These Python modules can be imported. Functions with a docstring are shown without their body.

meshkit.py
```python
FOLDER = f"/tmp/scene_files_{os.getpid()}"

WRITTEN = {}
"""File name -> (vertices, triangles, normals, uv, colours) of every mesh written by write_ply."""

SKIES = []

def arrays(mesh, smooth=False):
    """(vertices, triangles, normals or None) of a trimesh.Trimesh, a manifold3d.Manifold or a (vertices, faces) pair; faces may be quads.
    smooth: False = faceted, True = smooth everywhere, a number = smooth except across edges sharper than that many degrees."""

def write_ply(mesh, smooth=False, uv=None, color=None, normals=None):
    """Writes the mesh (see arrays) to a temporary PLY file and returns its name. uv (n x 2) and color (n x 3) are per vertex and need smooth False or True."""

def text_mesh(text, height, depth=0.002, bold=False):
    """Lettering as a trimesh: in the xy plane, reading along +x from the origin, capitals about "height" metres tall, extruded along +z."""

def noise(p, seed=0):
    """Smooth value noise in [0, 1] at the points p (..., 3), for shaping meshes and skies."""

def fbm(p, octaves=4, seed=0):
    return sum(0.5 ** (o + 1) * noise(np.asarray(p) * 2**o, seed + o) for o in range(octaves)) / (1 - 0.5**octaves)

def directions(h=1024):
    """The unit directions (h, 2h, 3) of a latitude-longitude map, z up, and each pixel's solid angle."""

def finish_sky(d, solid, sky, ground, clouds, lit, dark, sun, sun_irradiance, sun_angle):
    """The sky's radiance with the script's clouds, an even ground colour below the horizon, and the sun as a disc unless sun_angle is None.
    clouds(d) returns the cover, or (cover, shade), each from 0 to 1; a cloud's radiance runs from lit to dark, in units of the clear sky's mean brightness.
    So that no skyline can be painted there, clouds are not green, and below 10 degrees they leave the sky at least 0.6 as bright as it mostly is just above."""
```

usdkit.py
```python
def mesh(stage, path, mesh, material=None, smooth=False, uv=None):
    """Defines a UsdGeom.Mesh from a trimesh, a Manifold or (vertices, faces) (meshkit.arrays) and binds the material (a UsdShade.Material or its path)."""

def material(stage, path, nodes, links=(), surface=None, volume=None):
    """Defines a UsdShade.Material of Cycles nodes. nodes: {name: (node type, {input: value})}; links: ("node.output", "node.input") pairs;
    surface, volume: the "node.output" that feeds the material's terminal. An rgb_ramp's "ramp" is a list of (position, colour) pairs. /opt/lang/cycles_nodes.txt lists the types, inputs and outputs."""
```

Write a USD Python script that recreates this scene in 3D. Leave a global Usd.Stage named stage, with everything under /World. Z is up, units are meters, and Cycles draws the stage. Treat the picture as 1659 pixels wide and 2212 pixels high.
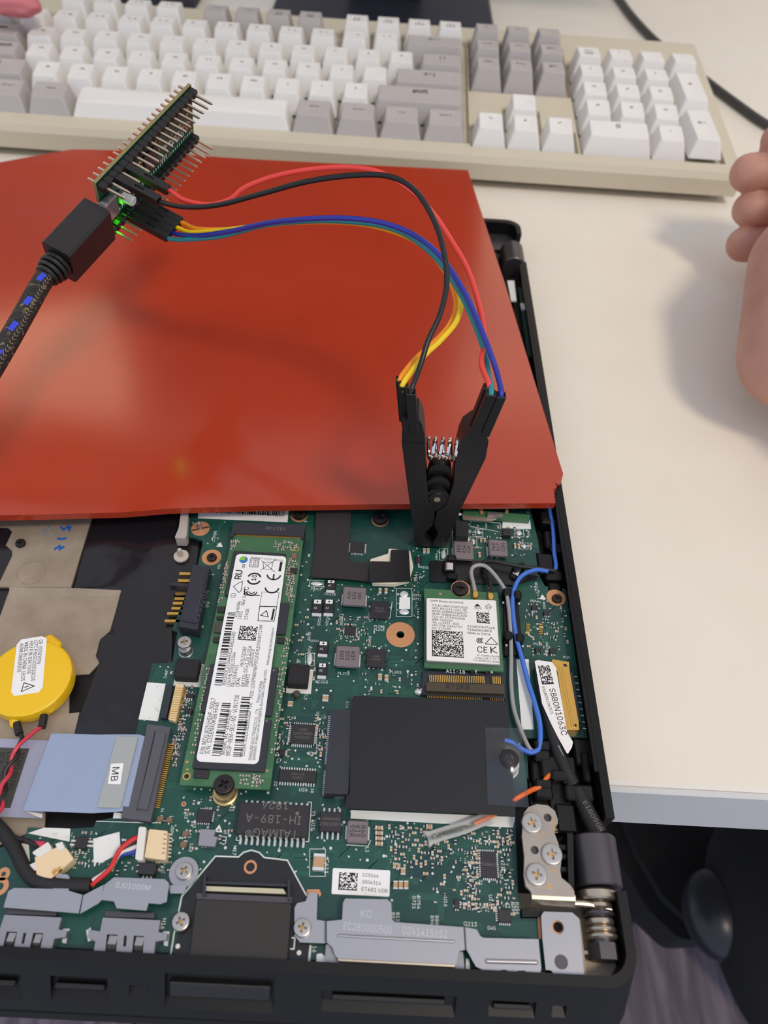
import math, random, glob
import numpy as np, trimesh, usdkit, meshkit, manifold3d
from shapely.geometry import Polygon, Point, LineString, box as sbox
from shapely.ops import unary_union
from shapely import affinity
from pxr import Usd, UsdGeom, UsdLux, UsdShade, Gf, Sdf, Vt
random.seed(7); RNG = np.random.default_rng(7)
stage = Usd.Stage.CreateInMemory()
UsdGeom.SetStageUpAxis(stage, UsdGeom.Tokens.z); UsdGeom.SetStageMetersPerUnit(stage, 1.0)
UsdGeom.Xform.Define(stage, '/World'); UsdGeom.Scope.Define(stage, '/World/Looks')
# All lengths below are millimetres with the desk top at z = 0; DESK lifts the scene so that the floor is z = 0, MM turns it into metres.
MM, DESK = 0.001, 740.0
# ---- camera ----
FPX = 1582.198
RM = np.array([[0.998199, -0.058283, -0.014192], [0.035862, 0.769471, -0.637674], [0.048086, 0.636017, 0.770176]])
CAM = np.array([0.0, 0.0, 196.147])
cam = UsdGeom.Camera.Define(stage, '/World/camera')
m4 = np.eye(4); m4[:3, :3] = RM.T; m4[3, :3] = (CAM + [0, 0, DESK]) * MM
cam.AddTransformOp().Set(Gf.Matrix4d(*m4.ravel().tolist()))
cam.CreateHorizontalApertureAttr(36.0); cam.CreateVerticalApertureAttr(48.0)
cam.CreateFocalLengthAttr(FPX / 1659 * 36.0)
cam.CreateClippingRangeAttr(Gf.Vec2f(0.01, 20))
cam.CreateFStopAttr(22.0); cam.CreateFocusDistanceAttr(0.205)
cam.CreateExposureAttr(0.0)
# ---- light ----
def lin(c):
    c = np.array(c, float) / 255.0
    return tuple(np.where(c <= 0.04045, c / 12.92, ((c + 0.055) / 1.055) ** 2.4).tolist())
dome = UsdLux.DomeLight.Define(stage, '/World/ambient_dome'); dome.CreateColorAttr(Gf.Vec3f(0.78, 0.87, 1.05)); dome.CreateIntensityAttr(0.26)  # even cool ambient light in place of the unseen room
lamp = UsdLux.DiskLight.Define(stage, '/World/unseen_ceiling_lamp'); lamp.CreateRadiusAttr(0.23); lamp.CreateIntensityAttr(45.5); lamp.CreateColorAttr(Gf.Vec3f(1.0, 0.84, 0.65))  # out of view, placed to cast the shadows on desk and mat
lp = np.array([812.0, -590.0, 2000.0 + DESK]) * MM
lamp.AddTranslateOp().Set(Gf.Vec3d(*lp.tolist()))
# ---- helpers ----
def ray(x, y): return RM @ np.array([(x - 829.5) / FPX, (1106 - y) / FPX, -1.0])
def at(x, y, z=11.0):
    d = ray(x, y); return CAM + d * ((z - CAM[2]) / d[2])
def atY(x, y, Y):
    d = ray(x, y); return CAM + d * (Y / d[1])
def dep(x, y, D): return CAM + ray(x, y) * D
used = {}
def path_for(parent, name):
    base = parent + '/' + name; n = used.get(base, 0); used[base] = n + 1
    return base if n == 0 else '%s_%03d' % (base, n)
class Node:
    def __init__(s, path, origin): s.path, s.origin = path, np.array(origin, float)
def tag(prim, label=None, cat=None, group=None, kind=None):
    for k, v in (('label', label), ('category', cat), ('group', group), ('kind', kind)):
        if v: prim.SetCustomDataByKey(k, v)
def thing(name, label, cat, base=(0, 0, 0), group=None, kind=None):
    path = path_for('/World', name); x = UsdGeom.Xform.Define(stage, path)
    x.AddTranslateOp().Set(Gf.Vec3d(*((np.array(base) + [0, 0, DESK]) * MM).tolist()))
    tag(x.GetPrim(), label, cat, group, kind); return Node(path, base)
def cat_mesh(m):
    if isinstance(m, (list, tuple)) and len(m) and not isinstance(m[0], np.ndarray):
        m = trimesh.util.concatenate([to_tm(x) for x in m])
    return to_tm(m)
def to_tm(m):
    if hasattr(m, 'to_mesh'):
        q = m.to_mesh(); return trimesh.Trimesh(np.array(q.vert_properties[:, :3]), np.array(q.tri_verts), process=False)
    return m
def part(name, mesh, mat, parent, label=None, smooth=35, kind=None):
    m = cat_mesh(mesh); path = path_for(parent.path, name)
    v = (np.array(m.vertices) - parent.origin) * MM
    tm = trimesh.Trimesh(v, m.faces, process=False)
    # merge vertices so that the smoothing angle can act
    tm.merge_vertices(digits_vertex=8) if smooth else None
    g = usdkit.mesh(stage, path, tm, mat, smooth=smooth); tag(g.GetPrim(), label, None, None, kind)
    return Node(path, parent.origin)
def solo(name, mesh, mat, label, cat, group=None, kind=None, smooth=35):
    m = cat_mesh(mesh); path = path_for('/World', name)
    b = m.bounds; base = np.array([(b[0][0] + b[1][0]) / 2, (b[0][1] + b[1][1]) / 2, b[0][2]])
    tm = trimesh.Trimesh((np.array(m.vertices) - base) * MM, m.faces, process=False)
    if smooth: tm.merge_vertices(digits_vertex=8)
    g = usdkit.mesh(stage, path, tm, mat, smooth=smooth)
    g.AddTranslateOp().Set(Gf.Vec3d(*((base + [0, 0, DESK]) * MM).tolist()))
    tag(g.GetPrim(), label, cat, group, kind); return Node(path, base)
def copy_of(src, name, label, loc, rotz=0, group=None, cat=None, tilt=None):
    path = path_for('/World', name); x = UsdGeom.Xform.Define(stage, path)
    x.GetPrim().GetReferences().AddInternalReference(src.path)
    x.ClearXformOpOrder()
    t = x.AddTranslateOp(opSuffix='place'); t.Set(Gf.Vec3d(*((np.array(loc) + [0, 0, DESK]) * MM).tolist()))
    r = x.AddRotateZOp(opSuffix='turn'); r.Set(float(rotz)); x.SetXformOpOrder([t, r])
    x.GetPrim().SetInstanceable(True); tag(x.GetPrim(), label, cat, group); return Node(path, loc)
# shapes
def hull(pts): return trimesh.convex.convex_hull(np.array(pts, float))
def rbox(c, s, b=0.3, rot=0.0, R=None):
    """Chamfered box, centre c (bottom centre z = c[2]), size s, rotated by rot degrees about z (or matrix R about the bottom centre)."""
    hx, hy, hz = s[0] / 2, s[1] / 2, s[2]; b = min(b, hx * .9, hy * .9, hz * .45); p = []
    for sx in (-1, 1):
        for sy in (-1, 1):
            for z, i in ((0, 1), (hz, -1)):
                p += [(sx * (hx - b), sy * hy, z + i * b), (sx * hx, sy * (hy - b), z + i * b), (sx * (hx - b), sy * (hy - b), z)]
    p = np.array(p)
    if R is None:
        a = math.radians(rot); R = np.array([[math.cos(a), -math.sin(a), 0], [math.sin(a), math.cos(a), 0], [0, 0, 1]])
    return hull(p @ np.array(R).T + np.array(c, float))
def bx(c, s, rot=0.0): 
    m = trimesh.creation.box(s); m.apply_translation([0, 0, s[2] / 2])
    if rot: m.apply_transform(trimesh.transformations.rotation_matrix(math.radians(rot), [0, 0, 1]))
    m.apply_translation(c); return m
def wpoly(px, z): return Polygon([at(x, y, z)[:2] for x, y in px]).buffer(0)
def extr(poly, z0, z1):
    ps = [g for g in getattr(poly, 'geoms', [poly]) if g.area > 1e-6]
    out = []
    for g in ps:
        m = trimesh.creation.extrude_polygon(g, z1 - z0, engine='earcut'); m.apply_translation([0, 0, z0]); out.append(m)
    return trimesh.util.concatenate(out)
def prism(px, z0, z1, zref=None, r=0.0, holes=()):
    """Pixels of the outline seen at height zref (default the top) -> a solid from z0 to z1."""
    p = wpoly(px, z1 if zref is None else zref)
    if r: p = p.buffer(-r).buffer(r, quad_segs=4)
    for h in holes: p = p.difference(h)
    return extr(p, z0, z1)
def disc(c, r, z0, z1, n=24): return extr(Point(c[0], c[1]).buffer(r, quad_segs=max(2, n // 4)), z0, z1)
def ring(c, r0, r1, z0, z1, n=32): return extr(Point(c[0], c[1]).buffer(r1, quad_segs=n // 4).difference(Point(c[0], c[1]).buffer(r0, quad_segs=n // 4)), z0, z1)
def lathe(prof, c=(0, 0, 0), n=24, R=None):
    m = trimesh.creation.revolve(np.array(prof, float), sections=n)
    if R is not None:
        t = np.eye(4); t[:3, :3] = R; m.apply_transform(t)
    m.apply_translation(c); return m
def frame_to(d):
    d = np.array(d, float) / np.linalg.norm(d); u = np.array([1.0, 0, 0]) if abs(d[0]) < .8 else np.array([0, 1.0, 0])
    x = np.cross(u, d); x /= np.linalg.norm(x); return np.stack([x, np.cross(d, x), d], 1)
def spline(pts, n=60):
    p = np.array(pts, float); q = np.vstack([2 * p[0] - p[1], p, 2 * p[-1] - p[-2]])
    L = np.r_[0, np.cumsum(np.linalg.norm(np.diff(p, axis=0), axis=1))]; out = []
    for s in np.linspace(0, L[-1], n):
        i = min(np.searchsorted(L, s, 'right') - 1, len(p) - 2); t = (s - L[i]) / max(L[i + 1] - L[i], 1e-9)
        a, b, c, d = q[i:i + 4]
        out.append(.5 * ((2 * b) + (c - a) * t + (2 * a - 5 * b + 4 * c - d) * t * t + (3 * b - a - 3 * c + d) * t ** 3))
    return np.array(out)
def tube(pts, r, n=10, cap=True):
    p = np.array(pts, float); T = np.gradient(p, axis=0); T /= np.linalg.norm(T, axis=1)[:, None]
    F = frame_to(T[0]); x = F[:, 0]; rr = np.broadcast_to(np.asarray(r, float), (len(p),)); rows = []
    a = np.linspace(0, 2 * np.pi, n, endpoint=False)
    for i in range(len(p)):
        x = x - T[i] * (x @ T[i]); x /= np.linalg.norm(x); y = np.cross(T[i], x)
        rows.append(p[i] + rr[i] * (np.cos(a)[:, None] * x + np.sin(a)[:, None] * y))
    v = np.vstack(rows + ([p[:1], p[-1:]] if cap else [])); f = []
    for i in range(len(p) - 1):
        for j in range(n):
            k = (j + 1) % n; A, B, Cc, D = i * n + j, i * n + k, (i + 1) * n + k, (i + 1) * n + j; f += [(A, B, Cc), (A, Cc, D)]
    if cap:
        m = len(p) * n
        for j in range(n):
            k = (j + 1) % n; f += [(m, k, j), (m + 1, (len(p) - 1) * n + j, (len(p) - 1) * n + k)]
    return trimesh.Trimesh(v, f, process=False)
_glyphs = {}
def text_at(s, o, h, z, rot=0.0, flip=False, thick=0.03, bold=False, squeeze=1.0, sheet=None):
    """Lettering of cap height h lying at height z, starting at world xy o, reading along rot degrees."""
    key = (s, bold)
    if key not in _glyphs: _glyphs[key] = meshkit.text_mesh(s, 1.0, 0.05, bold)
    m = _glyphs[key].copy(); v = np.array(m.vertices); v[:, 0] *= h * squeeze; v[:, 1] *= h; v[:, 2] *= thick / 0.05
    a = math.radians(rot); R = np.array([[math.cos(a), -math.sin(a)], [math.sin(a), math.cos(a)]])
    v[:, :2] = v[:, :2] @ R.T + np.array(o)[:2]; v[:, 2] += z
    return trimesh.Trimesh(v, m.faces, process=False)
def text_px(s, p0, h, z=11.0, rot=0.0, **k): return text_at(s, at(p0[0], p0[1], z), h, z, rot, **k)
def text_fit(s, px0, px1, h, z, **k):
    """Lettering of cap height h whose base line runs from photo point px0 to px1 on the plane z."""
    w0 = text_at(s, (0, 0), h, z).bounds; w0 = w0[1][0] - w0[0][0]; a, e = at(*px0, z), at(*px1, z); d = (e - a)[:2]
    return text_at(s, a, h, z, rot=math.degrees(math.atan2(d[1], d[0])), thick=.02, squeeze=np.linalg.norm(d) / w0, **k)
def line_px(px, w, z=11.0, t=0.04, closed=False):
    P = [at(x, y, z)[:2] for x, y in px]
    if closed: P = P + [P[0]]
    return extr(LineString(P).buffer(w / 2, cap_style='flat', join_style='mitre'), z, z + t)
# ---- materials ----
def mat(name, col, rough=0.5, metal=0.0, spec=0.5, bump=0.0, bscale=400.0, mottle=0.0, mscale=60.0, col2=None, coat=0.0, sss=0.0, emit=None, estr=0.0):
    """Principled material; mottle mixes in col2 by noise, bump adds fine relief (scales per metre)."""
    n = {'p': ('principled_bsdf', {'base_color': lin(col), 'roughness': rough, 'metallic': metal, 'specular_ior_level': spec, 'coat_weight': coat})}
    l = []
    if emit is not None: n['p'][1].update(emission_color=lin(emit), emission_strength=estr)
    if sss: n['p'][1].update(subsurface_weight=sss, subsurface_scale=0.004, subsurface_radius=(1.0, .35, .2))
    if mottle or bump: n['g'] = ('texture_coordinate', {})
    if mottle:
        c2 = col2 or tuple(max(0, x * 0.8) for x in col); a, b = np.array(lin(col)), np.array(lin(c2))
        n['t'] = ('noise_texture', {'scale': mscale, 'detail': 5.0, 'roughness': 0.6}); l.append(('g.object', 't.vector'))
        n['r'] = ('rgb_ramp', {'ramp': [(0.5 - 0.25 / mottle * .5, tuple(a)), (min(1, 0.5 + 0.25 / mottle * .5), tuple(b))]}); l += [('t.fac', 'r.fac'), ('r.color', 'p.base_color')]
    if bump:
        n['bt'] = ('noise_texture', {'scale': bscale, 'detail': 3.0}); n['b'] = ('bump', {'strength': bump, 'distance': 0.0002})
        l += [('g.object', 'bt.vector'), ('bt.fac', 'b.height'), ('b.normal', 'p.normal')]
    return usdkit.material(stage, '/World/Looks/' + name, n, l, surface='p.BSDF')
# ================= setting =================
M = {}
M['desk'] = mat('desk_laminate', (236, 228, 214), 0.42, spec=0.35, bump=0.06, bscale=1500, mottle=0.35, mscale=35, col2=(229, 221, 206))
M['desk_edge'] = mat('desk_edge_band', (206, 205, 203), 0.5, bump=0.08, bscale=700)
M['wall'] = mat('painted_wall', (228, 222, 214), 0.8, bump=0.1, bscale=300)
def grain_floor():
    n = {'g': ('texture_coordinate', {}), 'm': ('mapping', {'scale': (30.0, 2.2, 1.0), 'rotation': (0, 0, 0.42)}), 't': ('noise_texture', {'scale': 1.6, 'detail': 6.0, 'roughness': .65, 'distortion': .6}),
         'r': ('rgb_ramp', {'ramp': [(0.30, lin((52, 46, 58))), (0.5, lin((92, 82, 96))), (0.72, lin((132, 120, 134)))]}), 'p': ('principled_bsdf', {'roughness': .55})}
    return usdkit.material(stage, '/World/Looks/floor_wood', n, [('g.object', 'm.vector'), ('m.vector', 't.vector'), ('t.fac', 'r.fac'), ('r.color', 'p.base_color')], surface='p.BSDF')
M['floor'] = grain_floor()
def setting(name, m, mt, kind='structure'):
    return solo(name, m, mt, None, None, kind=kind, smooth=False)
fl = thing('floor', None, None, (0, 0, -740), kind='structure')
for i, (x0, x1) in enumerate([(-1500, -1080), (-1075, -650), (-645, -220), (-215, 210), (215, 640), (645, 1500)]):
    part('plank', bx(((x0 + x1) / 2, 0, -752), (x1 - x0, 3000, 12)), M['floor'], fl, smooth=False)
part('underlay', bx((0, 0, -760), (3000, 3000, 9)), mat('floor_underlay', (40, 36, 42), .9), fl, smooth=False)
setting('wall_back', bx((0, 825, -740), (3000, 60, 2600)), M['wall'])
# ================= desk =================
desk = thing('desk', 'cream white laminate desk with a grey front edge band', 'desk', (0, 415, -740))
part('tabletop', rbox((0, 431, -27), (1500, 718, 27), 1.0), M['desk'], desk)
part('edge_band', rbox((0, 71.3, -27), (1500, 1.9, 25.6), 0.4), M['desk_edge'], desk, label='grey plastic edge band along the desk front')
for x in (-700, 700):
    for y in (110, 740): part('leg', rbox((x, y, -740), (50, 50, 713), 2), M['desk_edge'], desk)
# ================= keyboard =================
M['case'] = mat('keyboard_case', (205, 195, 172), 0.5, bump=0.1, bscale=2500)
M['cap_w'] = mat('keycap_white', (232, 228, 222), 0.55, bump=0.06, bscale=3000)
M['cap_g'] = mat('keycap_grey', (184, 176, 171), 0.55, bump=0.06, bscale=3000)
M['legend'] = mat('keycap_legend', (62, 58, 58), 0.7)
M['black'] = mat('black_plastic', (30, 28, 29), 0.5, bump=0.08, bscale=2500)
M['blue_led'] = mat('blue_led', (70, 90, 255), .4, emit=(60, 70, 255), estr=3.0)
KO, KY, U = np.array([-246.99, 478.18]), -0.00796, 19.05
def kxy(u, v):
    if u > 15: u = u - 0.075
    if u > 18.2: u = u - 0.072
    return KO + np.array([u * U * math.cos(KY) - v * U * math.sin(KY), u * U * math.sin(KY) + v * U * math.cos(KY)])
ROWZ = {2: 42.5, 1: 39.4, 0: 36.0, -1: 33.1, -2: 30.4, -3: 27.0}
TILT = {2: -1.5, 1: 1.0, 0: 4.0, -1: 8.0, -2: 12.0, -3: 12.0}
kb = thing('keyboard', 'beige full-size mechanical keyboard with white and grey keycaps behind the red mat', 'keyboard', (0, 470, 3))
prof = Polygon([(399.2, 5), (398.4, 14), (400.5, 17.3), (403, 18.0), (542, 33.6), (545.5, 33.0), (547, 30), (545, 12), (530, 3), (410, 3)])
body = trimesh.creation.extrude_polygon(prof, 560, engine='earcut')       # profile in (y, z), swept along x
body.apply_transform(np.array([[0, 0, 1, -372], [1, 0, 0, 0], [0, 1, 0, 0], [0, 0, 0, 1.0]]))
def mani(m): return manifold3d.Manifold(manifold3d.Mesh(np.asarray(m.vertices, np.float32), np.asarray(m.faces, np.uint32)))
def cut_box(u0, u1, v0, v1):
    a, b = kxy(u0, v0), kxy(u1, v1); z = lambda y: 18 + (y - 403) * 0.1122
    g = 1.2; p = []
    for x in (a[0] - g, b[0] + g):
        for y in (a[1] - g, b[1] + g):
            p += [(x, y, z(y) - 3.0), (x, y, 60)]
    return mani(hull(p))
MB = mani(body)
for c in [(0, 15, -3.5, 2.5), (15.25, 18.25, -0.5, 2.5), (15.25, 18.25, -3.5, -2.5), (16.25, 17.25, -2.6, -1.5), (18.5, 22.5, -3.5, 1.5)]:
    MB = MB - cut_box(*c)
cm = to_tm(MB); t4 = trimesh.transformations.rotation_matrix(KY, [0, 0, 1], [0, 400, 0]); cm.apply_transform(t4)
part('case', cm, M['case'], kb, smooth=25)
for sx in (-340, 150): part('rubber_foot', rbox((sx, 415, 0), (30, 8, 3.2), .5), M['black'], kb)
for sx in (-340, 150): part('flip_foot', rbox((sx, 530, 0), (30, 8, 5.2), .5), M['black'], kb)
def keycap(w, h, dish):
    """Sculpted cap in its own frame: top face centre at z = 0."""
    def rr(hx, hy, r, k=4):
        p = []
        for cx, cy, a0 in ((hx - r, hy - r, 0), (-hx + r, hy - r, 90), (-hx + r, -hy + r, 180), (hx - r, -hy + r, 270)):
            for i in range(k + 1):
                a = math.radians(a0 + 90 * i / k); p.append((cx + r * math.cos(a), cy + r * math.sin(a)))
        return np.array(p)
    W2 = w * U / 2 - 0.45; b = rr(W2, 9.0, 1.0); t = rr(W2 - 2.7, 6.9, 1.6); t2 = rr(W2 - 3.2, 6.4, 1.5)
    sag = lambda q, hx: dish * ((np.abs(q[:, 0]) - (hx - 6.1 if w > 1.3 else 0)).clip(0) / (6.1 if w > 1.3 else hx)) ** 2
    hx = W2 - 2.7
    up = np.array([0, 1.2])
    rings = [np.c_[b, np.full(len(b), -h)], np.c_[t + up, -0.35 + sag(t, hx)], np.c_[t2 + up, sag(t2, hx)], np.c_[t2 * [.72, .6] + up, sag(t2 * [.72, .6], hx)], np.c_[t2 * [.4, .3] + up, sag(t2 * [.4, .3], hx)]]
    n = len(b); v = np.vstack(rings + [[[0, 1.2, 0]]]); f = []
    for i in range(4):
        for j in range(n):
            k = (j + 1) % n; f += [(i * n + j, i * n + k, (i + 1) * n + k), (i * n + j, (i + 1) * n + k, (i + 1) * n + j)]
    f += [(4 * n + j, 4 * n + (j + 1) % n, 5 * n) for j in range(n)]
    return trimesh.Trimesh(v, f, process=False)
def key(u, v, w, legend, grey=False, tall=1, sub=None, lh=3.1):
    x, y = kxy(u, v); z = ROWZ[v] if tall == 1 else (ROWZ[v] + ROWZ[v - 1]) / 2
    deck = 18 + (y - 403) * 0.1122
    m = keycap(w, z - deck + 2.4, -1.1 if w > 3 else 0.9)
    if tall == 2:
        vv = np.array(m.vertices); s = vv[:, 1] > 0; vv[:, 1] += np.where(s, U / 2, -U / 2); m = trimesh.Trimesh(vv, m.faces, process=False); y -= U / 2
    R = trimesh.transformations.euler_matrix(math.radians(TILT[v] if tall == 1 else 4), 0, KY); R[:3, 3] = (x, y, z)
    # the base stays level with the deck while the top tilts
    vv = np.array(m.vertices); top = vv[:, 2] > -2.0; q = vv.copy()
    q[top] = (vv[top] @ R[:3, :3].T); q[~top, :2] = vv[~top, :2]; q += [x, y, z]
    c = part('keycap', trimesh.Trimesh(q, m.faces, process=False), M['cap_g' if grey else 'cap_w'], kb, smooth=50)
    L = []
    for k, s in enumerate([legend] + ([sub] if sub else [])):
        if not s: continue
        g = text_at(s, (0, 0), lh, 0.0, thick=.16, bold=True); b = g.bounds
        wd = b[1][0] - b[0][0]; lim = w * U - 7.5
        sx = min(1.0, lim / max(wd, .1)) ; g.vertices = (np.array(g.vertices) - [(b[0][0] + b[1][0]) / 2, 0, 0]) * [sx, 1, 1] + [0, (3.2 if k == 0 else -1.6), 0.02]
        g.apply_transform(R); L.append(g)
    if L: part('legend', L, M['legend'], c, smooth=False)
for i, s in enumerate(['F1', 'F2', 'F3', 'F4']): key(2.5 + i, 2, 1, s)
for i, s in enumerate(['F5', 'F6', 'F7', 'F8']): key(7 + i, 2, 1, s if i < 2 else '<<', True, sub=None if i < 2 else s, lh=2.6)
for i, s in enumerate(['F9', 'F10', 'F11', 'F12']): key(11.5 + i, 2, 1, ['>>', '<)', '<', '<))'][i], sub=s, lh=2.6)
for i, s in enumerate(['1 !', '2 @', '3 #', '4 $', '5 %', '6 ^', '7 &', '8 *', '9 (', '0 )', '- _', '= +']): key(1.5 + i, 1, 1, s)
key(.5, 1, 1, '~', True); key(14, 1, 2, '<--', True)
for i, s in enumerate('QWERTYUIOP[]'): key(2 + i, 0, 1, s)
key(.75, 0, 1.5, 'tab', True); key(14.25, 0, 1.5, '\\ |', True)
for i, s in enumerate("ASDFGHJKL;'"): key(2.25 + i, -1, 1, s)
key(.875, -1, 1.75, 'caps lock', True); key(13.875, -1, 2.25, '<-|', True)
for i, s in enumerate('ZXCVBNM,./'): key(2.75 + i, -2, 1, s)
key(1.125, -2, 2.25, 'shift', True); key(13.625, -2, 2.75, 'shift', True)
for u, w, s, g in ((.625, 1.25, 'ctrl', 1), (1.875, 1.25, 'win', 1), (3.125, 1.25, 'alt', 1), (6.875, 6.25, '', 0), (10.625, 1.25, 'alt', 1), (11.875, 1.25, 'win', 1), (13.125, 1.25, 'fn', 1), (14.375, 1.25, 'ctrl', 1)): key(u, -3, w, s, bool(g))
for i, s in enumerate(['v', 'x', '^']): key(15.75 + i, 2, 1, s, True)
for i, s in enumerate(['ins', 'home', 'pgup']): key(15.75 + i, 1, 1, s, True)
for i, s in enumerate(['del', 'end', 'pgdn']): key(15.75 + i, 0, 1, s, True)
key(16.75, -2, 1, '^')
for i, s in enumerate('<v>'): key(15.75 + i, -3, 1, s)
for i, s in enumerate(['num', '/', '*', '-']): key(19 + i, 1, 1, s, sub='lock' if i == 0 else None, lh=2.6)
for r, row in enumerate(['789', '456', '123']):
    for i, s in enumerate(row): key(19 + i, -r, 1, s)
key(22, 0, 1, '+', tall=2); key(22, -2, 1, '<-', tall=2); key(19.5, -3, 2, '0'); key(21, -3, 1, '.')
c = kxy(21.5, 1.75); part('led', rbox((c[0], c[1], 32.4), (2.2, 1.2, .7), .2), M['blue_led'], kb, label='small blue lit indicator lamp')
# ================= laptop shell (upside down, bottom cover off) =================
M['shell'] = mat('laptop_shell', (15, 14, 15), 0.45, spec=.3, bump=0.10, bscale=4000)
M['shell_in'] = mat('laptop_inner_plastic', (16, 15, 15), 0.42, spec=.35, bump=0.05, bscale=2500)
M['film'] = mat('black_film', (30, 28, 32), 0.14, bump=0.05, bscale=250)
M['magn'] = mat('magnesium_plate', (172, 156, 138), 0.55, metal=0.25, bump=0.15, bscale=5000, mottle=0.6, mscale=90, col2=(146, 131, 113))
M['steel'] = mat('steel_sheet', (176, 174, 178), 0.36, metal=0.85, bump=0.05, bscale=3000)
M['steel2'] = mat('steel_dull', (160, 158, 164), 0.42, metal=0.7, bump=0.06, bscale=3000)
M['nickel'] = mat('nickel_hinge', (188, 174, 156), 0.32, metal=0.9, bump=0.06, bscale=3500)
M['chrome'] = mat('chrome_spring', (225, 220, 218), 0.10, metal=1.0)
M['gun'] = mat('gunmetal_barrel', (92, 88, 90), 0.38, metal=0.75, bump=0.05, bscale=5000)
M['copper'] = mat('copper_pad', (214, 152, 108), 0.38, metal=0.35)
M['gold'] = mat('gold_contact', (222, 176, 92), 0.3, metal=0.85)
M['solder'] = mat('solder', (222, 222, 220), 0.35, metal=0.35); M['flap'] = mat('port_grey', (23, 22, 22), .5)
M['white'] = mat('white_ink', (232, 234, 230), 0.6)
M['ink'] = mat('black_ink', (26, 25, 27), 0.65)
M['chip'] = mat('chip_black', (40, 37, 40), 0.45, bump=0.05, bscale=4000)
M['chip_ink'] = mat('chip_engraving', (112, 104, 100), 0.6)
lap = thing('laptop', 'opened black laptop base lying upside down with its bottom cover removed', 'laptop', (-50, 180, 0))
def rrect(x0, y0, x1, y1, r): return sbox(x0 + r, y0 + r, x1 - r, y1 - r).buffer(r, quad_segs=6)
def ring_pts(p, z): return [(x, y, z) for x, y in list(p.exterior.coords)[:-1]]
X0, X1, YN, YF = -165.0, 62.6, 23.0, 338.5
outer = mani(hull(ring_pts(rrect(X0, YN, X1, YF, 7), 15.2) + ring_pts(rrect(X0 - 1, YN - 2, X1, YF + 1, 8), 13.2) + ring_pts(rrect(X0 - 4, 15.0, X1 - .4, YF + 3, 9), 6.0) + ring_pts(rrect(X0 - 3, 16.0, X1 - 1.4, YF + 2, 9), 5.0)))
inner = mani(extr(rrect(X0 + 3, YN + 2.2, X1 - 2.2, YF - 3, 5), 7.6, 40))
S = outer - inner
for y0, y1 in ((42.0, 58.0), (302, 326)): S = S - mani(bx((60, (y0 + y1) / 2, 7.0), (11, y1 - y0, 30)))
def face_port(x0, x1, z0, z1, d=2.2):
    """A recess in the sloping near side, between heights z0 and z1."""
    global S
    yy = lambda z: 15.0 + (z - 6.0) * (21.0 - 15.0) / 7.2
    p = []
    for x in (x0, x1):
        for z in (z0, z1): p += [(x, yy(z) - 1.5, z - .2), (x, yy(z) + d, z + .6)]
    S = S - mani(hull(p))
for a in ((-62, -50, 7.8, 12.6), (-88, -68, 7.8, 12.6), (-38, -15, 7.5, 14.0), (-5, 23.5, 8.4, 12.4), (30.5, 40.5, 9.0, 12.0), (44, 47, 9.4, 11.6), (-45.5, -41.5, 9.4, 11.6)): face_port(*a)
part('base_shell', to_tm(S), M['shell'], lap, smooth=30)
lidp = rrect(X0 - 4, 14.0, X1 - .8, YF + 2, 9)
part('display_lid', hull(ring_pts(lidp.buffer(-1), 0.0) + ring_pts(lidp, .8) + ring_pts(lidp, 3.6) + ring_pts(lidp.buffer(-.8), 4.4)), M['shell'], lap)
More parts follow.
